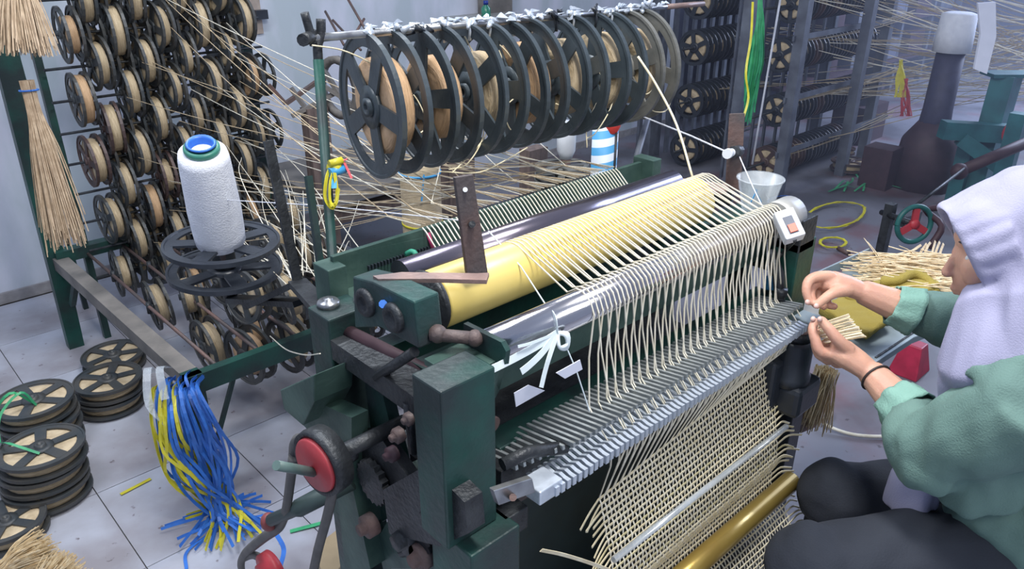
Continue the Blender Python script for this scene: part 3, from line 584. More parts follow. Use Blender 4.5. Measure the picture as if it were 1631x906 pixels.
part('inner_rail', MB().box((.60, .84, .86), (1.40, .87, .89)), DARK, lm)
part('inner_tray', MB().box((.64, .76, .70), (1.40, 1.04, .705)), DARK, lm)
# bar end plate and tab
part('end_plate', MB().prism([PX(738, 515, .590), PX(798, 545, .590), PX(806, 560, .590), PX(803, 585, .590), PX(740, 566, .590)], (.008, 0, 0)), GREEN, lm)
tb = part('mounting_tab', MB().box((.525, .665, 1.030), (.60, .735, 1.040)), GREEN2, lm, bevel=.001)
part('bolt', MB().lathe([(0, 0), (.010, 0), (.010, .004), (.007, .005), (0, .003)], (.562, .70, 1.040), (0, 0, 1), 14), DARK, tb)
# roll bearing housing
hp = [PX(561, 440, .525), PX(593, 448, .525), PX(659, 480, .525), PX(668, 556, .525), PX(604, 521, .525), PX(565, 522, .525)]
hs = part('bearing_housing', MB().prism(hp, (.042, 0, 0)), mat('dark_green_housing', (.022, .075, .068), .45, .2, (.035, .045, .05), 12, .3, 80), lm, bevel=.003)
for (x, y) in ((582, 482), (627, 506)):
    part('bearing', MB().lathe([(0, .002), (.010, .002), (.012, .006), (.019, .006), (.022, .002), (.022, -.004)], PX(x, y, .523), (-1, 0, 0), 22), DARK, hs)
part('bolt', MB().cyl(PX(610, 484, .525), PX(610, 484, .518), .006, 8), BLUE, hs, 'blue capped bolt')
part('clamp_screw', MB().cyl((.545, .745, 1.065), (.585, .70, 1.062), .009, 10).ball((.585, .70, 1.062), .012, n=6).ball((.552, .738, 1.066), .013, n=6), RUST, hs)
part('drive_rod', MB().cyl((.56, .99, .965), (.60, .70, .955), .012, 12), BROWNM, lm); part('drive_rod', MB().cyl((.56, .99, .935), (.61, .69, .915), .012, 12), RUST, lm)
part('white_scrap', MB().box((.60, .80, .872), (.66, .84, .873)), PAPER, lm, 'small white paper piece on the frame')
# steel bars and rolls
part('front_bar', MB().cyl((.598, .70, 1.037), (1.40, .70, 1.032), .027, 32), CHROME, lm, 'polished steel bar under the strands')
part('rear_bar', MB().cyl((.66, .975, 1.035), (1.40, .975, 1.035), .030, 32), mat('dark_polished_steel', (.16, .15, .19), .22, .9, (.30, .26, .30), 5, .05, 40, stretch=(.3, 3, 3)), lm, 'dark polished steel roller')
yr = part('cover_roll', MB().lathe([(0, 0), (.043, 0), (.046, .003), (.046, .672), (.043, .676), (0, .676)], (.625, .845, 1.052), (1, 0, 0), 48), YROLL, lm, 'yellow rubber covered roll')
part('end_cap', MB().lathe([(0, 0), (.049, 0), (.050, .006), (.046, .012)], (.612, .845, 1.052), (1, 0, 0), 36), DARK, yr)
part('end_cap', MB().lathe([(0, .02), (.030, .02), (.030, .0)], (1.300, .845, 1.052), (1, 0, 0), 24), DARK, yr)
part('roll_gap_cover', MB().box((.60, .74, .985), (1.40, .80, .99)), DARK, lm)
# reed plate and end blocks
rp = part('reed_plate', MB().box((.60, 1.085, .985), (1.43, 1.095, 1.055)).box((.60, 1.03, .985), (1.43, 1.085, .99)), GREEN2, lm, 'long grey green plate with slots at the back', bevel=.001)
part('end_block', MB().box((.575, 1.06, .965), (.61, 1.11, 1.045)), GREEN2, rp, bevel=.002)
part('end_block', MB().box((1.425, 1.05, .985), (1.455, 1.11, 1.065)), GREEN2, rp, bevel=.002)
for k in range(20):
    x = .665+k*.0068; part('tooth', MB().box((x, 1.079, 1.012), (x+.003, 1.085, 1.02)), BLACK, rp)
part('thread_knot', MB().tube(smooth([(.745, 1.08, 1.02), (.748, 1.06, 1.03), (.752, 1.05, 1.01), (.760, 1.045, 1.0)], 4), .005, 6).tube([(.752, 1.05, 1.01), (.744, 1.05, .99)], .004, 5), TEAL, lm, 'teal thread knot on the reed')
for (x, y, z) in ((.800, 1.085, 1.045), (.772, 1.06, 1.005)): part('peg', MB().cyl((x, y, z), (x+.004, y-.008, z-.032), .0042, 8), PINK, lm, 'pink plastic peg')
part('cap_nut', MB().lathe([(0, 0), (.018, 0), (.019, .006), (.016, .010), (.008, .011), (.008, .014), (0, .014)], (.553, 1.03, 1.0), (0, 0, 1), 20), STEEL, lm, 'bright steel collar nut')
part('stub_pin', MB().cyl((.59, 1.01, .97), (.60, 1.01, 1.03), .007, 10), STEEL, lm)
# brown brackets above the roll
br = part('roll_bracket', MB().prism([PY(725, 283, .80), PY(754, 278, .80), PY(778, 438, .80), PY(745, 441, .80)], (0, .006, 0)), RUST, lm, 'drilled brown steel strip standing over the roll', bevel=.001)
part('hole', MB().cyl(PY(741, 302, .797), PY(741, 302, .80), .0035, 10), WPLAST, br); part('bolt_head', MB().cyl(PY(752, 357, .792), PY(752, 357, .80), .005, 10), DARK, br)
part('bracket_arm', MB().prism([PZ(594, 439, 1.118), PZ(640, 433, 1.118), PZ(760, 435, 1.118), PZ(779, 434, 1.118), PZ(775, 446, 1.118), PZ(700, 444, 1.118), PZ(602, 444, 1.118)], (0, 0, -.006)), RUSTL, lm, 'flat tan steel arm')
br = part('thread_bracket', MB().prism([D(1166, 181, 1.72), D(1187, 180, 1.72), D(1180, 305, 1.78), D(1159, 303, 1.78)], (-.003, .006, 0)), RUST, lm, 'brown upright strip on the right side', bevel=.001)
part('thread_guide', MB().cyl(D(1161, 244, 1.68), D(1172, 241, 1.74), .009, 12).cyl(D(1158, 245, 1.67), D(1161, 244, 1.68), .011, 12), WPLAST, br); part('guide_nut', MB().cyl(D(1168, 242, 1.70), D(1177, 240, 1.74), .013, 10), DARK, br)
part('bracket_arm', MB().prism([D(1066, 289, 1.72), D(1080, 283, 1.72), D(1155, 293, 1.70), D(1161, 299, 1.70), D(1152, 305, 1.70), D(1104, 300, 1.70)], (0, 0, -.006)), RUSTL, lm, 'flat tan steel arm on the right')
part('arm_base', MB().prism([D(1070, 295, 1.74), D(1165, 300, 1.72), D(1165, 325, 1.74), D(1105, 318, 1.74)], (0, .01, -.01)), DARK, lm)
# uprights carrying the reel bar
YB = 1.28
uL = PY(548, 487, YB); uT = PY(507, 95, YB); f1_ = PY(485, 20, YB); f2_ = PY(511, 30, YB)
up = part('upright', MB().tube([V((.60, 1.06, .93)), (uL+V((.585, 1.10, .95)))/2, uT], .0095, 12), GREEN, lm, bevel=0)
part('fork', MB().tube(smooth([f1_, PY(494, 52, YB), PY(500, 72, YB)], 4), .0075, 8).tube(smooth([f2_, PY(511, 55, YB), PY(506, 72, YB), PY(507, 98, YB)], 4), .0085, 8), DARK, up)
part('upright', MB().cyl(PY(1033, 185, YB), V((1.43, 1.12, 1.0)), .008, 10), GREYP, lm)
part('guide_post', MB().bar(D(427, 224, 1.42), D(474, 448, 1.50), .018, .008), DARK, lm, 'dark flat rod leaning left of the loom')
part('guide_post', MB().bar(D(491, 280, 1.40), D(514, 452, 1.43), .012, .010), GREEN, lm)
part('side_arm', MB().bar(D(400, 485, 1.62), D(474, 450, 1.50), .04, .012).bar(D(474, 450, 1.50), V((.545, 1.02, .99)), .035, .012), DARK, lm)
k_ = D(538, 266, 1.42)
# ---- left mechanism
def pp(name, pts, x, th, m, par=lm, **kw): return part(name, MB().prism([PX(a, b_, x) for a, b_ in pts], (th, 0, 0)), m, par, **kw)
bx = part('side_block', MB().prism([PX(446, 621, .47), PX(500, 597, .47), PX(500, 640, .47), PX(482, 678, .47), PX(452, 652, .47)], (.07, 0, 0)), GREEN2, lm, 'worn grey green bracket block', bevel=.002)
pp('gusset_plate', [(482, 676), (505, 640), (560, 665), (560, 770), (540, 780), (520, 715)], .50, .03, GREEN2)
pp('swing_lever', [(580, 600), (603, 602), (622, 680), (645, 775), (612, 780), (590, 680)], .545, .02, GREEN)
pp('link_plate', [(545, 690), (600, 688), (650, 760), (640, 800), (580, 780), (540, 740)], .52, .02, DARK)
pp('lower_strut', [(575, 780), (640, 745), (665, 770), (660, 800), (560, 860), (553, 800)], .54, .03, GREEN)
pp('lower_strut', [(536, 778), (560, 770), (590, 906), (550, 906)], .50, .04, GREEN2)
pp('lower_strut', [(600, 860), (640, 790), (700, 880), (720, 906), (610, 906)], .53, .03, GREEN2)
pp('gear_cover', [(610, 780), (680, 740), (740, 800), (745, 850), (700, 870), (620, 850)], .49, .03, DARK)
for i, (x, y, r, h) in enumerate(((562, 716, .018, .03), (640, 690, .012, .02), (596, 832, .02, .03), (655, 850, .03, .03), (630, 720, .012, .02), (690, 812, .016, .02), (680, 880, .022, .03), (655, 665, .010, .015))):
    part('hex_bolt', MB().lathe([(0, h), (r*.5, h), (r*.55, h*.6), (r, h*.6), (r, 0)], PX(x, y, .51), (-1, 0, 0), 6 if i % 2 else 14), [DARK, RUST, RUST, DARK, BROWNM][i % 5], lm)
for (a, b2) in (((560, 905), (600, 830)), ((650, 640), (660, 720)), ((600, 600), (660, 560)), ((640, 880), (740, 860))):
    part('link_rod', MB().cyl(PX(*a, .53), PX(*b2, .53), .008, 8), DARK, lm)
# gears
def gear(c, r, th, nt, m):
    b = MB(); pts = []
    for i in range(nt*2):
        a = math.pi*i/nt; rr_ = r if i % 2 else r*.88
        pts.append(c+V((0, math.cos(a)*rr_, math.sin(a)*rr_)))
    return part('gear', b.prism(pts, (th, 0, 0)), m, lm)
gear(PX(650, 845, .50), .055, .015, 22, DARK); gear(PX(590, 770, .505), .04, .012, 18, DARK)
# belt drive
wl = thing('belt_wheel', 'red painted belt wheel with dark belt on the left of the loom', 'wheel', PX(497, 742, .42)+V((0, 0, -.05)))
c = PX(498, 743, .40); ax = V((1, .12, 0)).normalized()
part('disc', MB().lathe([(0, 0), (.040, 0), (.042, .003), (.042, .012), (0, .012)], c, ax, 32), RED, wl)
part('rim', MB().lathe([(.042, .006), (.050, .004), (.052, .014), (.050, .034), (.042, .034), (.042, .006)], c, ax, 36), DARK, wl)
part('shaft', MB().cyl(c+V((.03, 0, 0)), c+V((.16, 0, 0)), .012, 12), DARK, wl)
part('handle_pin', MB().cyl(PX(440, 741, .34), c+V((0, .0, -.01)), .007, 10), mat('grey_green_pin', (.10, .16, .15), .4), wl)
p2 = PX(414, 906, .40)
part('lower_pulley', MB().lathe([(0, 0), (.020, 0), (.021, .01), (.035, .012), (.035, .03), (0, .03)], p2+V((0, 0, -.015)), ax, 28), RED, wl)
bp_ = smooth([PX(*q, x) for q, x in (((467, 728), .41), ((462, 770), .41), ((455, 815), .41), ((445, 838), .41), ((420, 856), .41), ((390, 882), .41), ((384, 902), .41), ((392, 925), .41))], 5)
part('belt', MB().ribbon(bp_, .016, .006, up=(1, 0, 0)) if False else MB().tube(bp_, .0068, 6, True, 1.4, up=(1, 0, 0)), mat('grey_rubber_belt', (.13, .125, .12), .6, 0, (.08, .08, .08), 20), wl)
bp_ = smooth([PX(*q, x) for q, x in (((467, 728), .415), ((470, 705), .415), ((484, 699), .415), ((503, 707), .415), ((520, 735), .415), ((530, 770), .415), ((523, 815), .415), ((508, 870), .415), ((498, 915), .415))], 5)
part('belt', MB().tube(bp_, .0068, 6, True, 1.4, up=(1, 0, 0)), bpy.data.materials['grey_rubber_belt'], wl)
bp_ = smooth([PX(*q, x) for q, x in (((386, 888), .415), ((400, 883), .415), ((416, 890), .415), ((426, 910), .415))], 5)
part('belt', MB().tube(bp_, .0068, 6, True, 1.4, up=(1, 0, 0)), bpy.data.materials['grey_rubber_belt'], wl)
lv = part('start_lever', MB().tube([PX(432, 828, .40), PX(470, 812, .42), PX(474, 810, .42), PX(560, 765, .50)], [.011, .011, .015, .016], 12), mat('lever_grey_green', (.055, .085, .085), .5, .2), lm, 'grey green lever with red knob')
part('knob', MB().ball(PX(428, 831, .40), .014, .014, .018, 8), mat('dull_red_knob', (.22, .055, .055), .5), lv)
# ---- comb bars and needles
NS = 56; XA, XB = .690, 1.345
cbk = part('comb_rail', MB().box((.62, .690, .835), (1.39, .735, .868)), GREEN, lm, 'green rail carrying the comb', bevel=.002)
part('front_rail', MB().box((.60, .672, .775), (1.40, .69, .82)), GREEN, lm); part('front_rail', MB().box((.60, .690, .745), (1.40, .702, .76)), RUST, lm)
barm = MB().bar((0, .705, .868), (0, .608, .884), .0048, .007).mesh('comb_bar', V((0, .65, .87))); barm.materials.append(NEEDLE)
nm_ = MB(); nm_.tube([(0, .650, .836), (0, .635, .845), (0, .620, .842), (0, .607, .848), (0, .596, .845)], [.0032, .0036, .0040, .0044, .0046], 4, True, 1.1).box((-.0036, .589, .834), (.0036, .598, .849))
nm_ = nm_.mesh('needle', V((0, .62, .83))); nm_.materials.append(ZINC)
def lk(name, me, loc):
    o = link(name, me, None, lm); o.location = V(loc)-lm.location; return o
xb = []
for i in range(NS):
    x = XA+(XB-XA)*i/(NS-1)
    xb.append(x); lk('comb_bar', barm, (x, .65, .87+rnd.uniform(-.0006, .0006)))
    if i < NS: lk('needle', nm_, (x-.006, .62+rnd.uniform(-.001, .001), .83))
for k in range(7): lk('comb_bar', barm, (XA-.0117*(k+1), .66+.004*k, .866-.002*k))
for k in range(4): lk('needle', nm_, (XA-.006-.0117*(k+1), .62, .83))
part('end_clamp', MB().prism([PY(787, 782, .575), PY(848, 762, .575), PY(853, 784, .575), PY(795, 805, .575)], (0, .01, 0)), STEEL, lm, 'bent steel clamp at the comb left end', bevel=.001)
part('clamp_screw', MB().cyl(PY(817, 792, .565), PY(817, 792, .575), .005, 8), RUST, lm)
part('end_block', MB().box((.605, .592, .832), (.650, .632, .856)), ZINC, lm, bevel=.002)
part('end_block', MB().box((1.355, .585, .835), (1.40, .63, .848)), PLATE, lm, 'pale steel block at comb right end', bevel=.002)
part('carriage', MB().box((.59, .655, .80), (.67, .72, .862)).box((.575, .63, .76), (.62, .66, .80)), DARK, lm, bevel=.002)
part('carriage_arm', MB().tube([D(800, 740, 1.08), D(840, 720, 1.10), D(900, 712, 1.14)], .010, 8), DARK, lm)
# ---- panels
part('lower_panel', MB().box((.585, .705, .03), (1.42, .715, .835)), mat('black_green_panel', (.010, .022, .024), .5), lm, 'black lower panel behind the woven cloth')
part('side_panel', MB().box((1.375, .60, 0), (1.425, .70, .70)), BLACK, lm, bevel=.002)
# ---- motor, pulley, switch
mt = thing('drive_motor', 'black motor with a tan pulley on top at right of the comb', 'motor', D(1270, 575, 1.60)+V((0, 0, -.10)))
mc = D(1271, 524, 1.56)
part('pulley', MB().lathe([(0, .0), (.026, 0), (.027, .004), (.026, .007), (.012, .007), (0, .007)], mc, (0, 0, 1), 28), RUSTL, mt, 'tan pulley disc')
part('pulley_nut', MB().lathe([(0, .014), (.008, .013), (.013, .007), (0, .007)], mc, (0, 0, 1), 16), DARK, mt)
part('collar', MB().lathe([(0, -.02), (.030, -.02), (.024, -.002), (0, 0)], mc, (0, 0, 1), 24), DARK, mt)
part('housing', MB().lathe([(0, -.02), (.034, -.02), (.036, -.03), (.036, -.095), (.040, -.10), (.040, -.12), (0, -.12)], mc, (0, 0, 1), 28), BLACK, mt)
part('gear_case', MB().box((mc.x-.035, mc.y-.045, mc.z-.185), (mc.x+.06, mc.y+.04, mc.z-.115)), BLACK, mt, bevel=.012)
part('gear_case', MB().box((mc.x-.065, mc.y+.0, mc.z-.17), (mc.x-.02, mc.y+.05, mc.z-.06)), BLACK, mt, bevel=.008)
sw = D(1256, 360, 1.46); A1 = (RT*.95+UP*.24+FW*.1).normalized(); N1 = (-FW*.9+UP*.35-RT*.15).normalized(); A2 = N1.cross(A1).normalized(); A1 = A2.cross(N1).normalized()
swt = thing('switch_box', 'white switch box with orange-red rocker on the loom right end', 'switch', sw)
def obox(b, c_, h): 
    vs = [c_+A1*(i*h[0])+A2*(j*h[1])+N1*(k*h[2]) for k in (-1, 1) for i, j in ((-1, -1), (1, -1), (1, 1), (-1, 1))]
    return b.add(vs, [(3, 2, 1, 0), (4, 5, 6, 7), (0, 1, 5, 4), (1, 2, 6, 5), (2, 3, 7, 6), (3, 0, 4, 7)])
part('box', obox(MB(), sw, (.019, .030, .014)), WPLAST, swt, bevel=.003)
part('rocker_plate', obox(MB(), sw+N1*.014+A2*(-.004), (.009, .018, .001)), GREYP, swt)
part('rocker', obox(MB(), sw+N1*.016+A2*(-.012 if A2.z > 0 else .012)+A1*.0, (.007, .008, .002)), mat('orange_red_rocker', (.85, .11, .05), .35), swt)
part('bar_bearing', MB().cyl((1.36, .70, 1.032), (1.42, .70, 1.032), .036, 24), GALV, lm, 'pale bearing at the bar right end')
part('bearing_bracket', MB().box((1.40, .66, .96), (1.46, .74, 1.03)), DARK, lm, bevel=.002)
part('cable', MB().tube(smooth([sw-A2*.03, D(1250, 400, 1.58), D(1234, 420, 1.58), D(1240, 450, 1.58)], 5), .004, 6), DARK, lm)
part('adjuster', MB().tube([D(1228, 400, 1.58), D(1240, 436, 1.56), D(1242, 480, 1.55)], [.010, .012, .010], 10).lathe([(0, 0), (.014, 0), (.014, .014), (0, .014)], D(1243, 470, 1.55), (0, 0, 1), 6), DARK, lm)
part('blue_sleeve', MB().cyl(D(1228, 440, 1.60), D(1226, 462, 1.60), .012, 10), BLUEB, lm)
part('bracket', MB().box(V(D(1234, 500, 1.56))+V((-.005, 0, -.01)), V(D(1234, 500, 1.56))+V((.06, .05, 0))), GALV, lm, 'pale cream bracket by the pulley')
# ---- white tape knot on the steel bar
rk_ = V(PY(888, 530, .665))
rb = thing('tape_knot', 'white plastic tape knotted round the left part of the steel bar', 'tape', rk_)
part('tape', MB().ribbon(smooth([PY(872, 490, .72), PY(884, 505, .672), rk_], 4), .008, .001, up=(1, -.5, 0)), RIBW, rb)
for pts, wd in (([rk_, PY(860, 548, .655), PY(820, 570, .65), PY(775, 592, .645)], .011), ([rk_, PY(865, 560, .65), PY(845, 580, .645), PY(830, 592, .645)], .010), ([rk_, PY(876, 565, .65), PY(868, 592, .645), PY(862, 617, .64)], .009), ([rk_, PY(850, 545, .652), PY(825, 552, .65)], .004)):
    part('tape_end', MB().ribbon(smooth(pts, 5), wd, .001, up=(.2, -1, .3)), RIBW, rb)
for k in range(4):
    part('loop', MB().tube(smooth([rk_, rk_+V((.010+.002*k, -.006, -.006)), rk_+V((.012, -.008, -.020-.002*k)), rk_+V((-.004, -.008, -.018)), rk_], 4), .003, 5), RIBW, rb)
solo('white_scrap', MB().prism([PY(886, 594, .62), PY(924, 573, .62), PY(928, 588, .62), PY(900, 603, .62)], (0, .001, 0)), PAPER, 'small white patch for pale floor seen behind the strands under the crossbeam', 'paper')  # white patches stand in for floor glimpsed through the frame
solo('white_scrap', MB().prism([PY(819, 626, .60+.08), PY(842, 613, .68), PY(868, 622, .68), PY(822, 648, .68)], (0, .001, 0)), PAPER, 'larger white patch for pale floor seen in the gap below the crossbeam', 'paper')
# ================================================================ WARP, CLOTH
cl = thing('cane_cloth', 'open woven cream cane cloth with its warp strands on the loom', 'woven cloth', (1.05, .62, .30))
RC = V((0, .845, 1.052)); rr0 = .0475
NW = NS; FXA, FXB = .793, 1.312
def lerp(a, b_, t): return a+(b_-a)*t
# cloth path (Y,Z) by arc length
cp = [V((0, .640, .735)), V((0, .612, .63)), V((0, .592, .545)), V((0, .597, .50)), V((0, .588, .462)), V((0, .553, .43)), V((0, .528, .38)), V((0, .522, .32)), V((0, .535, .26))]
cpd = smooth(cp, 16); acc = [0]
for i in range(1, len(cpd)): acc.append(acc[-1]+(cpd[i]-cpd[i-1]).length)
def skew(x, k): return (-.022+.052*(x-FXA)/(FXB-FXA))*max(0, 1-k/22)
def cpos(s):
    for i in range(1, len(acc)):
        if acc[i] >= s or i == len(acc)-1:
            t = min(1, (s-acc[i-1])/(acc[i]-acc[i-1])); p = cpd[i-1].lerp(cpd[i], t); d = (cpd[i]-cpd[i-1]).normalized(); return p, V((0, d.z, -d.y))
PIT = .0122; NWF = int(acc[-1]/PIT)
for i in range(NW):
    t = i/(NW-1); xf = lerp(FXA, FXB, t); xc = lerp(.792, 1.350, t); xr = lerp(.79, 1.335, t); xk = xc
    sgn = 1 if i % 2 else -1; sh = .0085*sgn+rnd.uniform(-.003, .003)
    pts = []
    pts += [V((xr, 1.088, 1.057)), V((xr, 1.078, 1.052)), V((xr, 1.058, 1.035)), V((xr, 1.030, 1.012)), V((xr, 1.0, 1.002)), V((xr, .975, 1.003))]
    for a in range(7):
        an = math.radians(100-a*13); pts.append(V((xr+(xk-xr)*a/7, RC.y+.0+math.cos(an)*rr0*(-1)*(-1 if an > math.pi/2 else 1)*0+(-math.cos(math.pi-an))*rr0*(-1), RC.z+math.sin(an)*rr0)))
    # strands leave the roll for the front bar
    q = pts[-7:]
    pts = pts[:-7]+[V((xr, RC.y+math.sin(math.radians(w_))*rr0, RC.z+math.cos(math.radians(w_))*rr0)) for w_ in (80, 60, 40, 20, 0, -15, -30)]
    pts += [V((xk+.001*sgn, .725, 1.056+.002*sgn)), V((xk, .708, 1.0655)), V((xk, .695, 1.0655)), V((xk, .678, 1.053)), V((xk, .670, 1.035))]
    pg = (1.345-.690)/(NS-1); dx = sgn*1.5*pg+rnd.uniform(-.001, .001)
    pts += [V((xk+dx*.5, .668, .965)), V((xk+dx, .655, .886)), V((xk+dx, .632, .862)), V((xk+dx*.95, .606, .835))]
    pts += [V((lerp(xk, xf, .5)+dx*.4, .615, .79))]
    b = MB().tube(pts, .0014, 4, False)
    w = []
    for k in range(NWF*1+1):
        p, n = cpos(k*PIT+PIT*.5); p = p+n*(.0014*(1 if (i+k) % 2 else -1)); w.append(V((xf+rnd.uniform(-.0005, .0005), p.y, p.z+skew(xf, k))))
    b.tube([pts[-1]]+w, .0019, 4, False, .5, up=(1, 0, 0))
    part('warp_strand', b, STRAND, cl)
for k in range(NWF):
    p, n = cpos(k*PIT+PIT*.5+PIT*0)
    b = MB(); sag = rnd.uniform(-.0006, .0006)
    l1 = rnd.uniform(.028, .062); l2 = rnd.uniform(.03, .06); a1 = rnd.uniform(-.1, .7); a2 = rnd.uniform(-.25, .45)
    L0 = V((FXA-.004, p.y, p.z+skew(FXA, k))); R0 = V((FXB+.004, p.y, p.z+skew(FXB, k)))
    lp = smooth([L0+V((-l1, -l1*.25, -l1*math.tan(a1)*.8)), L0+V((-l1*.5, -l1*.12, -l1*.5*math.tan(a1)*.6)), L0], 3)
    rp2 = smooth([R0, R0+V((l2*.5, -l2*.1, .006+l2*.3*math.tan(a2))), R0+V((l2, -l2*.35, -.002+l2*math.tan(a2)*.6))], 3)
    mid = [V((lerp(L0.x, R0.x, j/12), p.y, lerp(L0.z, R0.z, j/12)+sag*math.sin(j))) for j in range(1, 12)]
    b.tube(lp+mid+rp2, .0029, 4, True, .45, up=(0, n.z*0+.0, 1))
    part('weft_strip', b, WEFT if rnd.random() < .8 else FRINGE, cl)
part('glass_rod', MB().cyl((.775, .588, .622), (1.325, .588, .618), .006, 12), mat('clear_rod', (.75, .82, .88), .12, .3, alpha=.55), cl, 'pale clear rod across the cloth')
part('loose_strip', MB().ribbon(smooth([PY(862, 876, .56), PY(900, 884, .56), PY(950, 900, .56), PY(1000, 920, .56)], 4), .006, .001, up=(0, 1, .5)), WEFT, cl)
gl = part('take_up_roll', MB().cyl((.76, .560, .488), (1.335, .560, .488), .021, 32), GOLD, lm, 'shiny brass yellow tube below the cloth')
part('cloth_roll', MB().cyl((.78, .61, .355), (1.33, .61, .355), .07, 28), DARK, lm, 'dark core roller the cloth winds on')
# ---- strands from rack to loom
for k in range(52):
    t = k/51; xe = lerp(.79, 1.335, t)
    i = rnd.randrange(1, 10); zz = 1.43-i*.114
    p0 = V((lerp(.9, 1.45, rnd.random()), YR-.06-rnd.random()*.02, zz)) if rnd.random() < .6 else V((rnd.uniform(1.3, 2.4), rnd.uniform(2.5, 3.3), rnd.uniform(.5, .95)))
    xe2 = .79+round((xe-.79)/.055)*.055+rnd.uniform(-.006, .006)
    e = V((xe, 1.092, 1.060)); m1 = (p0+e)/2+V((0, 0, -.06+rnd.uniform(-.05, .03)))
    g = V((xe2, 1.20, 1.05)); pts = bez(p0, m1, g, 9)+[e]
    solo('cane_strand', MB().tube(pts, .00125, 4, False), COIL if k % 3 else STRAND, 'thin cane strand running from the wall rack to the loom reed', 'strand', 'cane strands from the wall rack to the loom')
for k in range(26):
    p0 = V((rnd.uniform(1.0, 1.5), 2.9+rnd.uniform(-.5, .2), rnd.uniform(.3, .75))); e = V((rnd.uniform(.62, .80), 1.3, rnd.uniform(.85, .95)))
    solo('cane_strand', MB().tube(smooth([p0, (p0+e)/2+V((rnd.uniform(-.05, .05), 0, rnd.uniform(-.05, .08))), e], 6), .0012, 4, False), STRAND, 'loose cane strand tangled left of the loom behind the posts', 'strand', 'loose strands left of the loom')
# ---- threads
solo('white_thread', MB().tube([D(305, 315, 1.62), D(520, 328, 1.45), D(735, 351, 1.30)], .0010, 4), WHITE, 'taut white thread from the near cone to the loom', 'thread')
solo('white_thread', MB().tube([PY(778, 368, .90), PY(830, 425, .80), PY(872, 490, .72)], .0012, 4), RIBW, 'pale thread slanting over the yellow roll to the tape knot', 'thread')
solo('white_thread', MB().tube([PY(900, 548, .66), PY(918, 590, .64), PY(939, 655, .62)], .0010, 4), RIBW, 'pale thread from the tape knot down to the comb', 'thread')
solo('white_thread', MB().tube([D(1010, 180, 2.0), D(1100, 216, 1.8), D(1160, 243, 1.68)], .0018, 4), WHITE, 'white cord from behind the reels to the guide', 'thread')
solo('white_thread', MB().tube([D(1178, 250, 1.70), D(1200, 300, 1.62), D(1222, 345, 1.54)], .0014, 4).tube([D(1222, 345, 1.54), D(1222, 420, 1.54), D(1228, 470, 1.54)], .0012, 4), WHITE, 'white thread from the guide past the plastic cup', 'thread')
solo('cane_strand', MB().tube(smooth([D(1016, 90, 1.75), D(1045, 135, 1.75), D(1078, 200, 1.74), D(1104, 286, 1.70)], 5), .0028, 5), WEFT, 'thick pale cane strand falling from the hanging reels to the right arm', 'strand')
solo('cane_strand', MB().tube(smooth([PX(430, 535, .62), PX(455, 556, .60), PX(485, 565, .55), PX(510, 563, .50)], 5), .0012, 4), STRAND, 'loose pale strand drooping below the frame rail', 'strand')
# ---- knotted yellow/blue tie on upright
tk = thing('strap_knot', 'yellow and blue strap knotted on the left upright pipe', 'strap', D(535, 320, 1.42))
kc = D(533, 266, 1.42)
part('yellow_loop', MB().ribbon(smooth([kc+V((-.01, 0, 0)), D(520, 285, 1.40), D(518, 315, 1.40), D(530, 331, 1.40), D(537, 310, 1.40), D(533, 275, 1.40)], 5), .008, .001, up=(.3, -1, 0)), YEL, tk)
part('yellow_loop', MB().ribbon(smooth([kc, D(526, 290, 1.39), D(526, 320, 1.39), D(535, 325, 1.39), D(540, 300, 1.4)], 5), .006, .001, up=(.3, -1, 0)), YEL, tk)
part('knot', MB().ball(kc, .016, .014, .011, 6).tube([kc+V((-.014, -.006, .010)), kc+V((.012, -.008, .012))], .007, 6), YEL, tk); part('blue_wrap', MB().tube([kc+V((-.016, -.008, -.006)), kc+V((.018, -.006, -.004))], .009, 8).ribbon([kc, D(532, 300, 1.39)], .009), BLUEB, tk)
part('red_tag', MB().ribbon([kc+V((.006, 0, .006)), D(553, 253, 1.42)], .008, .001).ribbon([D(548, 258, 1.42), D(560, 284, 1.42)], .005), mat('pale_red_strap', (.7, .12, .14), .5), tk)
# ================================================================ REEL BAR AND HANGING REELS
bar = thing('reel_bar', 'long steel pipe carrying seven big reels across the top of the loom', 'bar', PY(490, 60, YB))
bL = PY(486, 62, YB); bR = PY(1060, 11, YB)
part('pipe', MB().cyl(bL, bR, .0075, 16), STEEL, bar, 'grey steel pipe')
part('end_nut', MB().cyl(PY(482, 64, YB-.02), PY(500, 56, YB+.01), .011, 10), DARK, bar)
part('pipe_end', MB().cyl(bR, PY(1120, 6, YB), .007, 10), RUSTL, bar)
RB = .139
xsr = [.856, .976, 1.096, 1.221, 1.352, 1.486, 1.612]
lab = ['leftmost of the big hanging reels, dark slate with orange-edged cane coil', 'second big hanging reel from the left on the bar', 'third big hanging reel from the left on the bar', 'fourth, middle one of the seven big hanging reels', 'fifth big hanging reel from the left on the bar', 'sixth big hanging reel, second from the right end', 'rightmost of the big hanging reels, dusty grey outer flange']
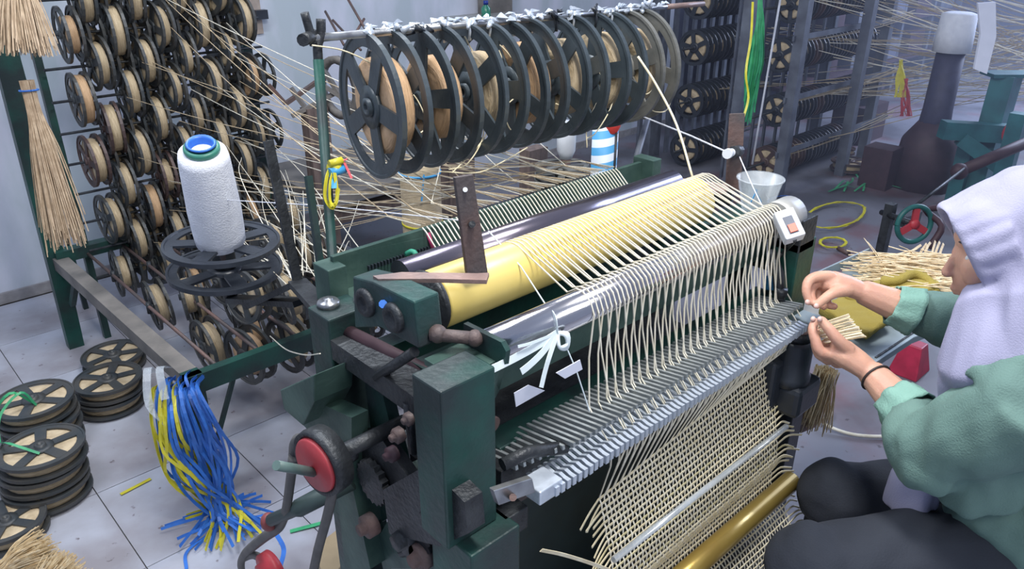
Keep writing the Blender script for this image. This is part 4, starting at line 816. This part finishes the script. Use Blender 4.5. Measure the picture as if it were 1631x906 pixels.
for i, x in enumerate(xsr):
    tz = lerp(bL.z, bR.z, (x-bL.x)/(bR.x-bL.x)); zc = tz-.0075-RB*.93
    reel(lab[i], (x, YB+.004, zc), RB, .055, [.66, .60, .58, .64, .62, .66, .66][i], REELA if i < 6 else REELC, [COILP, COILP, COIL, COILP, COIL, COIL, COIL][i], (1, -.10+rnd.uniform(-.05, .03), rnd.uniform(-.04, .03)), [1.95, .4, 1.2, .9, 2.2, 2.9, .2][i], 'big reels hanging on the bar', 56)
    for s_ in (-1, 1):
        xx = x+s_*.028
        fb = MB()
        for q in range(5):
            a = V((xx+rnd.uniform(-.02, .02), YB+rnd.uniform(-.012, .012), tz+rnd.uniform(-.004, .010)))
            fb.tube([a, a+V((rnd.uniform(-.02, .02), rnd.uniform(-.01, .01), rnd.uniform(-.012, .016)))], [.009, .003], 5)
        fb.tube([V((xx, YB-.009, tz+.006)), V((xx, YB-.010, tz-.012)), V((xx, YB-.006, tz-.03))], .004, 5)
        part('foil_tie', fb, ZINC if rnd.random() < .6 else BLACK, bar)
fb = MB()
for q in range(60):
    t = rnd.uniform(.12, 1); a = bL.lerp(bR, t)+V((0, rnd.uniform(-.008, .008), rnd.uniform(0, .012))); fb.prism([a, a+V((rnd.uniform(.01, .035), rnd.uniform(-.01, .01), rnd.uniform(-.005, .006))), a+V((rnd.uniform(.0, .02), .004, rnd.uniform(.002, .010)))], (0, -.004, .002))
part('foil_scrap', fb, ZINC, bar, 'crumpled silver foil', kind='stuff')
# loose strands around hanging reels
loose = [[(497, 72), (545, 80), (590, 100), (612, 118)], [(640, 150), (652, 145), (668, 165), (680, 198), (668, 212), (660, 205)], [(720, 90), (750, 110), (765, 160), (770, 215), (745, 260), (715, 270)],
         [(760, 50), (800, 75), (825, 110), (832, 140), (800, 170), (765, 168)], [(860, 25), (835, 70), (825, 80)], [(880, 40), (915, 55), (925, 85), (950, 110), (975, 145), (990, 168)], [(960, 60), (978, 110), (950, 165), (935, 200), (935, 235)],
         [(975, 60), (978, 110), (975, 165), (950, 210), (935, 220)], [(930, 45), (960, 60), (975, 90), (978, 130)], [(1068, 110), (1070, 150), (1062, 175), (1045, 178), (1030, 170)], [(700, 273), (760, 275), (800, 258), (840, 235)],
         [(775, 55), (800, 100), (780, 200), (755, 240), (720, 275)], [(740, 58), (760, 100), (752, 130), (765, 150)], [(805, 190), (812, 205), (820, 212)], [(885, 165), (900, 172), (890, 185), (880, 195)], [(1010, 130), (1030, 150), (1050, 125)]]
for k, p in enumerate(loose):
    dd = [1.36+(q[0]-500)/560*.62 for q in p]
    solo('loose_strand', MB().tube(smooth([D(q[0], q[1], dd[i]) for i, q in enumerate(p)], 6), .0015, 5), WEFT, 'loose cream cane end curling around the hanging reels', 'strand', 'loose ends around the hanging reels')
# ================================================================ WHITE CONE ON TWO-DISC REEL
cc = D(352, 384, 1.69)
reel('big empty black reel lying flat under the white thread cone', cc+V((0, 0, -.035)), .122, .062, .2, BLACK, DARK, (.02, -.05, 1), .5, None, 56)
cn = thing('thread_cone', 'tall white thread cone standing on the black flat reel', 'thread cone', cc)
ctop = D(322, 240, 1.52); ca = (ctop-cc).normalized(); hh = (ctop-cc).length
part('thread', MB().lathe([(0, 0), (.040, 0), (.052, .006), (.053, .03), (.054, .09), (.052, .14), (.049, hh-.02), (.046, hh-.004), (.03, hh), (0, hh)], cc, ca, 40), WHITE, cn)
part('core', MB().lathe([(.030, hh-.01), (.032, hh-.002), (.0345, hh+.002), (.0345, hh+.009), (.031, hh+.012), (.024, hh+.012), (.022, hh-.02), (0, hh-.02)], cc, ca, 28), mat('green_core_ring', (.05, .24, .18), .4), cn)
part('core_lining', MB().lathe([(.024, hh+.013), (.029, hh+.016), (.026, hh+.02), (.022, hh+.012), (.021, hh-.015), (0, hh-.018)], cc, ca, 24), BLUE, cn)
part('pin', MB().cyl(cc+V((0, 0, -.10)), cc+ca*(hh+.0), .008, 8), RUST, cn)
part('reel_support', MB().cyl(cc+V((0, 0, -.14)), cc+V((0, 0, -.067)), .016, 12).bar(cc+V((0, 0, -.14)), D(474, 452, 1.50)+V((0, 0, -.04)), .03, .012), DARK, lm)
# ================================================================ RIGHT: CUP, TABLE, CLOTH, STRIPS
cu = D(1204, 338, 1.70); ct2 = D(1214, 284, 1.66)
cupt = thing('plastic_cup', 'translucent plastic cup with blue marking on the loom right end', 'cup', cu)
H_ = .075
part('wall', MB().lathe([(0, .001), (.030, .0), (.0475, H_), (.0505, H_), (.0505, H_+.004), (.0465, H_+.003), (.029, .003), (0, .004)], cu, (0, 0, 1), 32), CUP, cupt)
part('mark', MB().ribbon([D(1200, 300, 1.645), D(1212, 322, 1.65)], .005, .001, up=(0, -1, 0)).ribbon([D(1196, 322, 1.645), D(1206, 302, 1.645)], .004, .001, up=(0, -1, 0)), BLUEB, cupt)
part('cup_shelf', MB().box((cu.x-.10, cu.y-.05, cu.z-.012), (cu.x+.04, cu.y+.06, cu.z)), GREEN, lm); part('cup_post', MB().box((cu.x-.02, cu.y-.0, 0), (cu.x+.02, cu.y+.04, cu.z-.012)), GREEN, lm)
tz = .79
wt = thing('side_table', 'pale blue-grey steel work shelf at the loom right side under the hands', 'table', (1.65, .55, 0))
part('table_top', MB().prism([PZ(1246, 476, tz), PZ(1385, 412, tz), PZ(1535, 432, tz), PZ(1560, 495, tz), PZ(1455, 537, tz), PZ(1393, 578, tz), PZ(1270, 530, tz)], (0, 0, -.016)), PLATE, wt, bevel=.002)
part('back_flange', MB().prism([PZ(1250, 468, tz), PZ(1383, 412, tz), PZ(1383, 412, tz)+V((0, .0, .028)), PZ(1250, 468, tz)+V((0, 0, .018))], (.003, .004, 0)), PLATE, wt)
part('tray', MB().prism([PZ(1245, 478, tz+.004), PZ(1310, 452, tz+.004), PZ(1330, 478, tz+.004), PZ(1300, 512, tz+.004), PZ(1262, 508, tz+.004)], (0, 0, -.003)), GALV, wt)
for p in (PZ(1440, 522, tz), PZ(1490, 450, tz)): part('support_arm', MB().bar((1.44, .70, tz-.03), (p.x, p.y, tz-.028), .03, .024), DARK, wt)
part('edge_strip', MB().bar(PZ(1393, 577, tz-.010), PZ(1454, 536, tz-.010), .004, .024), DARK, wt)
def remesh(name, mb, m, parent, vox, sm=6, disp=None, label=None, offz=None):
    off = wpos(parent) if parent else V((0, 0, 0))
    me = mb.mesh(name+'_src', off); o = bpy.data.objects.new(name, me); C.objects.link(o)
    r = o.modifiers.new('r', 'REMESH'); r.mode = 'VOXEL'; r.voxel_size = vox; r.use_smooth_shade = True
    if sm: s_ = o.modifiers.new('s', 'SMOOTH'); s_.iterations = sm; s_.factor = .6
    dg = bpy.context.evaluated_depsgraph_get(); dg.update(); ev = o.evaluated_get(dg); m2 = bpy.data.meshes.new_from_object(ev); m2.name = name
    o.modifiers.clear(); o.data = m2; bpy.data.meshes.remove(me); m2.materials.clear(); m2.materials.append(m)
    if disp:                                 # fabric folds: real displacement along the normal
        amp, sc, stretch = disp; m2.calc_loop_triangles(); nrm = [v.normal.copy() for v in m2.vertices]
        for v, n in zip(m2.vertices, nrm):
            q = v.co; q2 = V((q.x*stretch[0], q.y*stretch[1], q.z*stretch[2]))*sc
            f = 1-(noise.noise(q2)*2.0)**2; f2 = noise.noise(q2*2.3+V((5, 3, 1)))
            v.co = v.co+n*(amp*(f*.55+f2*.45-.3))
        m2.update()
    m2.polygons.foreach_set('use_smooth', [True]*len(m2.polygons))
    if parent: o.parent = parent
    if label: o['label'] = label
    return o
# olive felt: folded pieces
fe = thing('olive_cloth', 'folded olive green felt cloth lying on the side table', 'cloth', PZ(1400, 500, tz))
def fold(pts, wd, th):
    b = MB()
    for i in range(len(pts)-1): b.bar(pts[i], pts[i+1], wd, th)
    return b
z1 = tz+.012
remesh('felt_fold', MB().prism([PZ(1302, 500, z1), PZ(1352, 476, z1), PZ(1396, 500, z1), PZ(1418, 516, z1+.015), PZ(1380, 546, z1), PZ(1345, 525, z1)], (0, 0, .020)), OLIVE, fe, .004, 8, (.004, 22, (1, 1, 1)))
remesh('felt_fold', MB().prism([PZ(1338, 486, z1), PZ(1400, 455, z1), PZ(1462, 440, z1+.01), PZ(1494, 468, z1+.01), PZ(1430, 500, z1+.01), PZ(1415, 515, z1)], (0, 0, .026)), OLIVE, fe, .004, 8, (.005, 20, (1, 1, 1)))
remesh('felt_fold', MB().tube(smooth([PZ(1402, 450, z1+.03), PZ(1430, 447, z1+.04), PZ(1455, 436, z1+.045), PZ(1480, 448, z1+.035), PZ(1492, 466, z1+.02)], 4), .011, 8), OLIVE, fe, .004, 5)
# pile of cane strips on the table
pl_ = thing('cane_strip_pile', 'loose pile of short cut cane strips behind the olive cloth', 'strips', PZ(1460, 440, tz)); b = MB()
for k in range(260):
    cx_, cy_ = rnd.uniform(1405, 1520), rnd.uniform(408, 468); p = PZ(cx_, cy_, tz+.01+rnd.random()*.04*(1-abs(cx_-1465)/90)); a = rnd.uniform(-.5, .35)+(math.pi if rnd.random() < .5 else 0); L_ = rnd.uniform(.05, .10)
    d_ = (RT*math.cos(a)+FH*math.sin(a))*L_; b.tube(smooth([p-d_, p+V((0, 0, .006)), p+d_+V((0, 0, rnd.uniform(-.005, .02)))], 2), .0021, 4, True, .5)
part('strips', b, STRAWL, pl_, kind='stuff')
for k, (a, c_) in enumerate((((1420, 455), (1377, 380)), ((1470, 420), (1433, 392)), ((1420, 447), (1383, 386)), ((1455, 425), (1476, 388)), ((1480, 420), (1490, 384)), ((1485, 418), (1497, 385)), ((1490, 425), (1503, 388)), ((1380, 424), (1462, 446)), ((1415, 436), (1467, 390)), ((1470, 410), (1482, 386)))):
    part('long_strip', MB().ribbon(smooth([PZ(*a, tz+.03), (PZ(*a, tz+.03)+PZ(*c_, tz+.03))/2+V((0, 0, .008)), PZ(*c_, tz+.03)], 3), .006, .001, up=(0, -1, 1)), STRAWL, pl_)
# red thing under table, straw under motor
rdp = D(1447, 572, 2.1)
rb0 = PZ(1448, 592, 0)
solo('plastic_block', MB().add([rb0+V(q) for q in ((-.06, -.05, 0), (.07, -.05, 0), (.07, .06, 0), (-.06, .06, 0), (-.02, -.03, .12), (.04, -.03, .12), (.04, .04, .12), (-.02, .04, .12))], [(3, 2, 1, 0), (4, 5, 6, 7), (0, 1, 5, 4), (1, 2, 6, 5), (2, 3, 7, 6), (3, 0, 4, 7)]), mat('raspberry_plastic', (.40, .02, .06), .4), 'raspberry red plastic block on the floor under the side table', 'block', bevel=.004)
straw(D(1318, 588, 1.95), D(1290, 668, 2.0), 160, .03, .045, 'straw_bundle', 'pale straw bundle hanging behind the black motor', STRAWL)
solo('brown_board', MB().prism([D(1250, 640, 1.95), D(1275, 690, 1.98), D(1300, 680, 2.0), D(1318, 640, 2.0)], (.02, .02, -.01)), RUSTL, 'small tan board behind the motor, low', 'board')
solo('floor_cord', MB().tube(smooth([PZ(1300, 620, .02), PZ(1325, 655, .02), PZ(1310, 672, .02), PZ(1350, 690, .01), PZ(1400, 695, .01), PZ(1440, 690, .01)], 6), .006, 6), STRAND, 'pale cord curling on the grey floor behind the worker', 'cord')
# crate corner lower left under the belt
solo('cane_crate', MB().prism([PZ(498, 872, .10), PZ(540, 840, .10), PZ(560, 880, .10), PZ(520, 930, .10)], (0, 0, -.10)), CARD, 'tan carton on the floor seen through the belt drive', 'carton', bevel=.003)
# ================================================================ PERSON
Hc = D(1614, 384, 1.22); pf = (RT*-.90+FH*.22-Z*.34).normalized(); pu = (Z+RT*.10-pf*Z.dot(pf)*1.0).normalized(); pu = (pu-pf*pu.dot(pf)).normalized(); ps_ = pf.cross(pu)
def H3(f, s, u): return Hc+pf*f+ps_*s+pu*u
AX = (pf, ps_, pu)
pel = D(1690, 815, 1.52); shc = D(1668, 600, 1.28); nk = D(1640, 500, 1.24)
LS, LE, LC, LW = D(1632, 662, 1.14), D(1482, 712, 1.28), D(1432, 640, 1.36), D(1386, 592, 1.42)
RS, RE, RC_, RW = D(1650, 560, 1.42), D(1532, 515, 1.46), D(1430, 487, 1.465), D(1372, 464, 1.475)
LH, LK = D(1665, 890, 1.42), D(1292, 903, 1.34); RH, RK = D(1680, 810, 1.62), D(1330, 787, 1.60)
LA = V((LK.x+.03, LK.y-.02, .10)); RA = V((RK.x+.03, RK.y-.02, .10))
toe = V((-.73, .68, 0))
per = thing('person', 'person in lavender headscarf and sage green tunic seated at right, hands over the side table', 'person', (pel.x, pel.y, 0))
b = MB()
b.ball(H3(-.012, 0, .008), .082, .064, .086, 14, AX).ball(H3(.035, 0, -.045), .058, .048, .060, 12, AX).ball(H3(.055, 0, -.088), .024, .022, .020, 8, AX)
b.tube([H3(.070, 0, .012), H3(.088, 0, -.012), H3(.099, 0, -.028)], [.006, .007, .008], 8).ball(H3(.098, 0, -.030), .009, .010, .008, 8, AX)
b.tube([H3(.085, -.016, -.058), H3(.094, 0, -.058), H3(.085, .016, -.058)], [.003, .006, .003], 8).tube([H3(.083, -.014, -.067), H3(.091, 0, -.067), H3(.083, .014, -.067)], [.003, .006, .003], 8)
b.ball(H3(.034, 0, .022), .046, .052, .050, 10, AX).ball(H3(.050, 0, -.020), .038, .044, .050, 10, AX)
for s in (-1, 1):
    b.ball(H3(.060, s*.030, -.024), .024, .024, .030, 8, AX); b.tube([H3(.068, s*.015, .022), H3(.066, s*.032, .024), H3(.054, s*.048, .018)], [.006, .007, .005], 6)
    b.ball(H3(-.01, s*.076, -.01), .016, .008, .028, 8, AX)
b.tube([H3(-.02, 0, -.05), nk, shc], [.055, .052, .07], 12)
b.tube([shc, (shc+pel)/2, pel], [.10, .115, .13], 14, flat=.8).tube([RS, shc, LS], [.05, .07, .05], 10)
b.tube([LS, (LS+LE)/2, LE, LC, LW], [.046, .043, .037, .034, .0245], 12).tube([RS, (RS+RE)/2, RE, (RE+RC_)/2, RC_, RW], [.046, .043, .037, .036, .031, .0235], 12)
b.tube([LH, (LH+LK)/2, LK, (LK+LA)/2, LA], [.080, .072, .055, .050, .034], 12).tube([RH, (RH+RK)/2, RK, (RK+RA)/2, RA], [.080, .072, .055, .050, .034], 12)
for A_ in (LA, RA): b.tube([A_, A_+toe*.05-Z*.05, A_+toe*.16-Z*.075], [.034, .036, .022], 8)
# far (right) hand, pinching
def fing(pts, r): b.tube(smooth([D(*p) for p in pts], 3), [r[0]+(r[1]-r[0])*i/(3*(len(pts)-1)) for i in range(3*(len(pts)-1)+1)], 8); b.ball(D(*pts[-1]), r[1]*1.0, n=6)
b.tube([RW, D(1352, 456, 1.475), D(1328, 450, 1.475), D(1306, 448, 1.475)], [.0235, .026, .029, .021], 12, flat=.75)
fing([(1325, 440, 1.465), (1303, 440, 1.455), (1288, 447, 1.45), (1284, 464, 1.448), (1289, 480, 1.448)], (.0115, .0078))
fing([(1322, 446, 1.475), (1302, 449, 1.472), (1292, 460, 1.47), (1292, 474, 1.465), (1299, 485, 1.46)], (.0115, .0078))
fing([(1326, 454, 1.485), (1308, 462, 1.485), (1302, 475, 1.483), (1312, 488, 1.478)], (.011, .0076))
fing([(1334, 462, 1.49), (1318, 472, 1.492), (1318, 485, 1.488), (1329, 488, 1.482)], (.010, .007))
fing([(1350, 462, 1.46), (1332, 465, 1.445), (1318, 472, 1.44), (1302, 485, 1.442)], (.0130, .0085))
# near (left) hand, holding strips
b.tube([LW, D(1366, 577, 1.425), D(1345, 563, 1.43), D(1322, 556, 1.432)], [.0245, .028, .031, .022], 12, flat=.8)
fing([(1330, 562, 1.43), (1307, 560, 1.425), (1299, 542, 1.425), (1294, 524, 1.43), (1298, 512, 1.436)], (.0120, .0080))
fing([(1334, 560, 1.45), (1310, 568, 1.45), (1300, 552, 1.452), (1299, 535, 1.458), (1308, 524, 1.462)], (.0118, .0080))
fing([(1340, 568, 1.46), (1318, 574, 1.468), (1308, 560, 1.475), (1314, 545, 1.478)], (.0112, .0076))
fing([(1350, 574, 1.465), (1332, 580, 1.478), (1324, 566, 1.485), (1332, 554, 1.486)], (.0100, .0070))
fing([(1352, 558, 1.415), (1335, 542, 1.405), (1322, 526, 1.405), (1309, 511, 1.410)], (.0140, .0092))
body = remesh('body', b, SKIN, per, .0028, 4)
for s in (-1, 1):
    part('eye', MB().ball(H3(.066, s*.028, -.003), .0095, n=8), WPLAST, per); part('iris', MB().ball(H3(.0725, s*.028, -.007), .0045, n=6), BLACK, per)
    part('eyebrow', MB().tube([H3(.076, s*.014, .024), H3(.073, s*.032, .027), H3(.060, s*.047, .020)], [.0018, .0026, .0012], 6), DARK, per)
for p, n_ in (((1286, 481, 1.441), 1), ((1300, 487, 1.434), 1), ((1295, 508, 1.429), 1), ((1306, 508, 1.401), 1)):
    part('finger_nail', MB().ball(D(*p), .0056, .0046, .0052, 6), NAIL, per)
# hijab
b = MB()
b.ball(H3(-.034, 0, .018), .096, .086, .102, 16, AX).ball(H3(-.014, 0, .040), .092, .076, .070, 14, AX)
ring = []
for k in range(25):                          # hem of the scarf around the face, brim forward over the forehead
    a = 2*math.pi*k/24; s = math.sin(a)*.070; u_2 = math.cos(a)*.092-.012; f_ = .050+.038*max(0, math.cos(a))**1.2+.012*(1-abs(math.cos(a)))-.018*max(0, -math.cos(a))
    ring.append(H3(f_, s, u_2+(.0)))
b.tube(ring, .0085, 8, False)
for k in range(25):                          # cheeks of the scarf: fill from ring back to the cap
    p = ring[k]; q = H3(-.03, 0, .01)+(p-H3(.03, 0, .0)).normalized()*.085; b.tube([p, p.lerp(q, .5)+(p-Hc).normalized()*.004, q], [.011, .016, .022], 6)
b.tube([H3(.015, 0, -.085), D(1608, 500, 1.20), D(1610, 560, 1.20), D(1640, 600, 1.22)], [.062, .078, .105, .12], 16, flat=.85)
b.tube([H3(.02, 0, -.10), D(1568, 520, 1.24), D(1556, 570, 1.23), D(1535, 620, 1.25), D(1515, 660, 1.28)], [.035, .045, .048, .040, .018], 14, flat=.8)
b.tube([D(1590, 520, 1.28), D(1600, 570, 1.22), D(1570, 615, 1.22)], [.06, .075, .035], 14)
b.tube([H3(-.05, 0, -.02), D(1680, 470, 1.18), D(1700, 560, 1.18), D(1740, 620, 1.20)], [.08, .105, .135, .13], 16)
b.tube([D(1545, 640, 1.30), D(1500, 700, 1.34), D(1455, 765, 1.39), D(1440, 812, 1.42)], [.03, .034, .038, .040], 12, flat=.55)
b.tube([D(1500, 690, 1.36), D(1475, 745, 1.39), D(1465, 800, 1.42)], [.03, .032, .030], 12, flat=.6)
remesh('headscarf', b, HIJAB, per, .004, 10, (.008, 8.5, (1.7, 1.7, .5)), 'lavender headscarf draped over the shoulders')
# tunic
b = MB()
b.tube([shc+Z*.03, shc, (shc*.5+pel*.5)-RT*.02, pel-RT*.03, pel-Z*.07], [.10, .135, .150, .165, .15], 20, flat=.9)
b.tube([LS+V((.04, .02, .02)), LS, (LS+LE)/2, LE, LC.lerp(LE, .45), LC.lerp(LE, .12)], [.085, .076, .072, .066, .050, .030], 18)
b.tube([RS+V((.04, .0, .0)), RS, (RS+RE)/2, RE, RC_.lerp(RE, .5), RC_.lerp(RE, .20)], [.08, .070, .062, .056, .044, .028], 18)
b.tube([RS, shc+Z*.01, LS], [.085, .115, .085], 18).tube([shc-FH*.02, nk+RT*.03-Z*.03], [.11, .075], 16)
b.ball(LE+UP*-.012, .064, n=10).ball(D(1455, 695, 1.30), .050, n=10)
b.tube([D(1530, 770, 1.38), D(1600, 800, 1.36), D(1680, 860, 1.34)], [.07, .09, .12], 14).tube([D(1560, 690, 1.24), D(1560, 760, 1.32)], [.06, .08], 12)
remesh('tunic', b, TUNIC, per, .0042, 8, (.014, 10, (1.5, 1.5, .6)), 'sage green long-sleeved cotton tunic')
for w_, c_, r0_, r1_ in ((LW, LC, .0385, .050), (RW, RC_, .0355, .047)):
    d_ = (c_-w_).normalized(); b = MB(); p0 = c_-d_*.012; n_ = 28; u_, k_ = frame(d_); vs = []; rings = 6
    for i in range(rings+1):
        t = i/rings
        for j in range(n_):
            a = 2*math.pi*j/n_; r = (r0_+(r1_-r0_)*t)*(1+.10*math.sin(a*7+i*.4)*(1-t*.6)+.03*math.sin(a*13+i)); vs.append(p0+d_*(.045*t)+u_*math.cos(a)*r+k_*math.sin(a)*r)
    b.add(vs, [(i*n_+j, i*n_+(j+1) % n_, (i+1)*n_+(j+1) % n_, (i+1)*n_+j) for i in range(rings) for j in range(n_)], True)
    o = part('cuff', b, CUFF, per); m_ = o.modifiers.new('t', 'SOLIDIFY'); m_.thickness = .003
# trousers
b = MB()
b.tube([pel+V((0, 0, .02)), LH, (LH+LK)/2, LK, LK.lerp(LA, .4), LA+Z*.04], [.15, .115, .096, .076, .066, .055], 20).ball(LK+Z*-.005, .079, n=10)
b.tube([pel+V((0, 0, .02)), RH, (RH+RK)/2, RK, RK.lerp(RA, .4), RA+Z*.04], [.15, .110, .088, .070, .062, .052], 20).ball(RK+Z*-.004, .073, n=10)
remesh('trousers', b, PANTS, per, .0055, 8, (.012, 8, (.7, 1.4, 1.4)), 'loose charcoal trousers')
d_ = (LC-LW).normalized(); u_, k_ = frame(d_); c_ = LW+d_*.016
part('bracelet', MB().tube([c_+(u_*math.cos(a/24*6.2832)+k_*math.sin(a/24*6.2832))*.0275 for a in range(25)], .0022, 6, False), mat('black_cord', (.03, .022, .022), .6), per, 'thin dark bracelet')
for A_ in (LA, RA): part('shoe', MB().tube([A_-toe*.04-Z*.07, A_+toe*.06-Z*.068, A_+toe*.18-Z*.078], [.030, .036, .020], 10).box(A_-toe*.0+V((-.03, -.03, -.10)), A_+V((.03, .03, -.09))), BLACK, per)
sto = thing('stool', 'low dark stool under the seated person', 'stool', (pel.x, pel.y, 0))
zs_ = pel.z-.15
part('seat', MB().lathe([(0, -.03), (.16, -.03), (.165, -.015), (.16, 0), (0, 0)], (pel.x, pel.y, zs_), (0, 0, 1), 24), DARK, sto)
for k in range(4): part('leg', MB().cyl((pel.x+.11*math.cos(k*1.57+.8), pel.y+.11*math.sin(k*1.57+.8), zs_-.03), (pel.x+.14*math.cos(k*1.57+.8), pel.y+.14*math.sin(k*1.57+.8), 0), .012, 8), DARK, sto)
# strips held in the hand
hb = thing('cane_strip_bundle', 'bundle of cut yellow cane strips held in the near hand', 'strips', D(1340, 528, 1.44))
for k in range(26):
    t = k/25; e1 = D(1350+28*t+rnd.uniform(-2, 2), 500+36*t, 1.442+rnd.uniform(-.008, .008)); e0 = D(1303+9*t+rnd.uniform(-3, 3), 517+30*t, 1.438+rnd.uniform(-.008, .008))
    part('strip', MB().bar(e0, e1, .0032, .0016, UP), [WEFT, STRAWL, STRAND][k % 3], hb)
